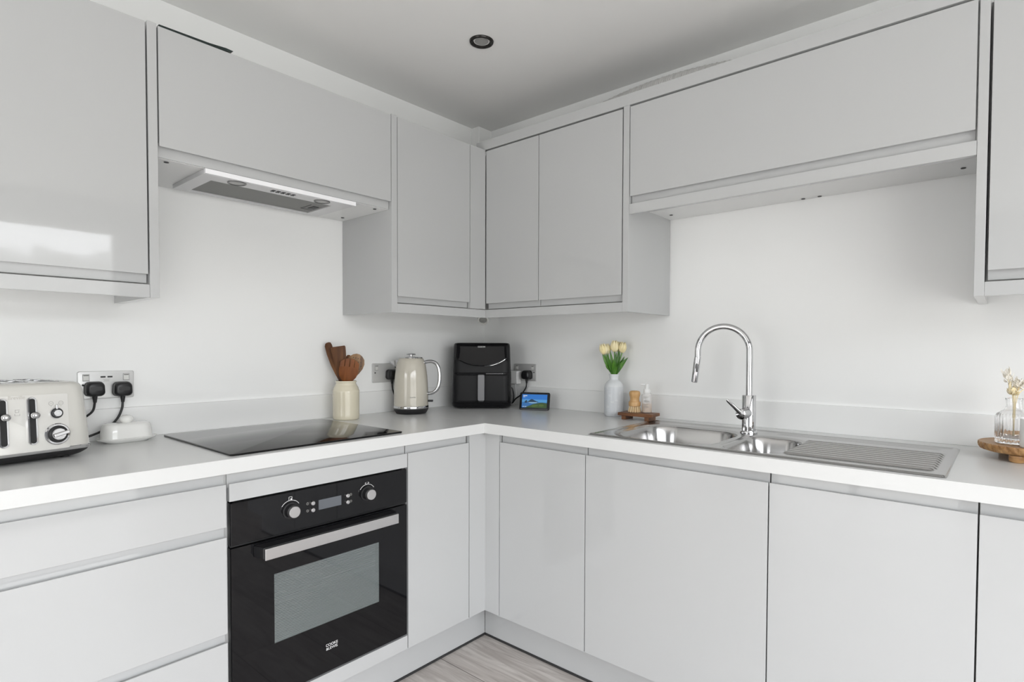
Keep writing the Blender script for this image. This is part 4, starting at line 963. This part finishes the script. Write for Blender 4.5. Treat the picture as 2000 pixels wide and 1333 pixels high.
outer = [(.0360, 0), (.0385, .002), (.0390, .008), (.0390, .014), (.0390, .04), (.0388, .070), (.0385, .0745), (.0360, .080), (.0280, .086), (.0205, .091), (.0175, .096), (.0165, .104), (.0165, .116), (.0185, .1195), (.0190, .1215), (.0180, .1225), (.0148, .122)]
inner = [(.0140, .118), (.0140, .098), (.0175, .091), (.026, .084), (.034, .078), (.0355, .070), (.0355, .016), (.033, .0125), (.0001, .0120)]
MB().lathe(outer+inner, seg=208, fr=rib).build('bottle_glass', GLASS, c, smooth=.8)
def dried(label, head, n, m_, seed):
    rnd = random.Random(seed)
    base = Vector((BTX, BTY, H+.055)); c = thing('dried_flower', label, 'dried flower', tuple(base), group='dried flowers in the ribbed bottle')
    mouth = Vector((BTX, BTY, H+.160))+Vector((head[0]*.15, head[1]*.15, 0)); hd = Vector((BTX+head[0], BTY+head[1], H+.04+head[2]))
    st = catmull([base-base, mouth-base, mouth.lerp(hd, .6)-base, hd-base], 6)
    MB().tube(st, .0012, 6).build('stem', DRIEDY, c)
    m = MB()
    for i in range(n):
        k = .62+.38*i/(n-1); p = st[int(k*(len(st)-1))]
        a = rnd.random()*2*PI; el = rnd.uniform(-.1, .9); d = Vector((cos(a)*cos(el), sin(a)*cos(el), sin(el))); L_ = rnd.uniform(.016, .026); wd = rnd.uniform(.003, .0052); cu = rnd.uniform(.5, 1.6)
        sd2 = d.cross(Vector((0, 0, 1))); sd2 = sd2.normalized() if sd2.length > .1 else Vector((1, 0, 0)); nn2 = sd2.cross(d)
        def pf(u, v, p=p, d=d, L_=L_, wd=wd, cu=cu, sd2=sd2, nn2=nn2):
            q = (u-.5)*2; w_ = wd*sin(PI*min(1., .08+.9*v))**.7
            return p+d*L_*sin(v*1.2)/1.2+nn2*(L_*cu*.5*v*v-.4*w_*q*q)+sd2*q*w_
        m.grid(pf, 4, 8)
    m.build('petals', m_, c, solid=.0004, smooth=1.4, recalc=False)
dried('tall bleached dried flower sprig rising highest at the left of the ribbed bottle', (-.017, -.006, .188), 15, DRIED, 3)
dried('short straw-coloured dried flower just above the neck of the ribbed bottle', (-.004, -.014, .142), 18, DRIEDY, 5)
dried('full bleached dried flower head in the middle of the ribbed bottle', (.012, -.004, .168), 26, DRIED, 8)
dried('bleached dried flower sprig leaning right out of the ribbed bottle', (.034, .0, .174), 22, DRIED, 11)
c = thing('candle_jar', 'white ribbed candle jar at the right edge on the round board', 'candle', (2.2225, -.237, H+.040))
MB().lathe([(.0285, 0), (.030, .0015)]+[(.0303+.0004*(i % 2), .003+.0017*i) for i in range(41)]+[(.0300, .0745), (.0285, .0745), (.0275, .066), (.0001, .066)], seg=56).build('jar', WHITE, c, smooth=.6)
MB().lathe([(.0274, .0655), (.0274, .0685), (.0001, .0690)], seg=40).build('wax', DRIED, c)
MB().tube([(0, 0, .068), (.001, 0, .076)], .0008, 6).build('wick', BLACKM, c)

# ------------------------------------------------------------------ light: an overcast sky seen through the garden windows
W = bpy.data.worlds.new('sky'); S.world = W; W.use_nodes = True
N, Lk = W.node_tree.nodes, W.node_tree.links
bg = N['Background']
tc = N.new('ShaderNodeTexCoord'); sx = N.new('ShaderNodeSeparateXYZ'); Lk.new(tc.outputs['Generated'], sx.inputs[0])
nz = N.new('ShaderNodeTexNoise'); nz.inputs['Scale'].default_value = 22; nz.inputs['Detail'].default_value = 4; Lk.new(tc.outputs['Generated'], nz.inputs['Vector'])
ma = N.new('ShaderNodeMath'); ma.operation = 'MULTIPLY_ADD'; ma.inputs[1].default_value = .05; Lk.new(nz.outputs['Fac'], ma.inputs[0]); Lk.new(sx.outputs['Z'], ma.inputs[2])
rp = N.new('ShaderNodeValToRGB'); cr = rp.color_ramp; cr.interpolation = 'LINEAR'
mr = N.new('ShaderNodeMapRange'); mr.inputs['From Min'].default_value = -1; mr.inputs['From Max'].default_value = 1; Lk.new(ma.outputs[0], mr.inputs['Value'])
SKYH = (1+.15)/2
cr.elements[0].position = 0; cr.elements[0].color = (.42, .42, .41, 1)
cr.elements[1].position = 1; cr.elements[1].color = (.95, 1.0, 1.08, 1)
for p_, col in ((.50, (.42, .42, .41)), (SKYH-.002, (.30, .31, .30)), (SKYH+.002, (.98, 1.0, 1.03))):
    e_ = cr.elements.new(p_); e_.color = (*col, 1)
Lk.new(mr.outputs[0], rp.inputs[0]); Lk.new(rp.outputs[0], bg.inputs['Color'])
bg.inputs['Strength'].default_value = 7.5
def portal(name, loc, rot, sx_, sy_):
    l = bpy.data.lights.new(name, 'AREA'); l.shape = 'RECTANGLE'; l.size = sx_; l.size_y = sy_; l.cycles.is_portal = True
    o = bpy.data.objects.new(name, l); COL.objects.link(o); o.location = loc; o.rotation_euler = rot
portal('window_portal', (RX+.09, (WY0+WY1)/2, (WZ0+WZ1)/2), (0, PI/2, 0), WZ1-WZ0, WY1-WY0)
portal('door_portal', ((BX0+BX1)/2, RY-.09, (.05+BZ1)/2), (PI/2, 0, 0), BX1-BX0, BZ1-.05)

# ------------------------------------------------------------------ camera
cam = bpy.data.cameras.new('camera'); co = bpy.data.objects.new('camera', cam); COL.objects.link(co)
yaw, pitch, roll, f, px, py = -.0825, -.0258, .0036, 1105.4547, 29.8118, 42.0573
a = PI*3/4+yaw
fw = Vector((cos(a)*cos(pitch), sin(a)*cos(pitch), sin(pitch))); r = Vector((sin(a), -cos(a), 0)); u = r.cross(fw)
rr, uu = r*cos(roll)+u*sin(roll), -r*sin(roll)+u*cos(roll)
M = Matrix((rr, uu, -fw)).transposed().to_4x4(); M.translation = (2.1626, -2.1897, 1.2034)
co.matrix_world = M
cam.sensor_width = 36; cam.sensor_fit = 'HORIZONTAL'; cam.lens = f*36/2000
cam.shift_x = -px/2000; cam.shift_y = py/2000; cam.clip_start = .02
S.camera = co
S.view_settings.view_transform = 'Standard'; S.view_settings.look = 'None'; S.view_settings.gamma = 1; S.view_settings.use_curve_mapping = False
S.view_settings.exposure = 0.20
S.cycles.use_denoising = True
S.cycles.max_bounces = 12; S.cycles.diffuse_bounces = 6; S.cycles.glossy_bounces = 6; S.cycles.transmission_bounces = 10; S.cycles.transparent_max_bounces = 12
S.cycles.sample_clamp_indirect = 8
S.cycles.caustics_reflective = False; S.cycles.caustics_refractive = True
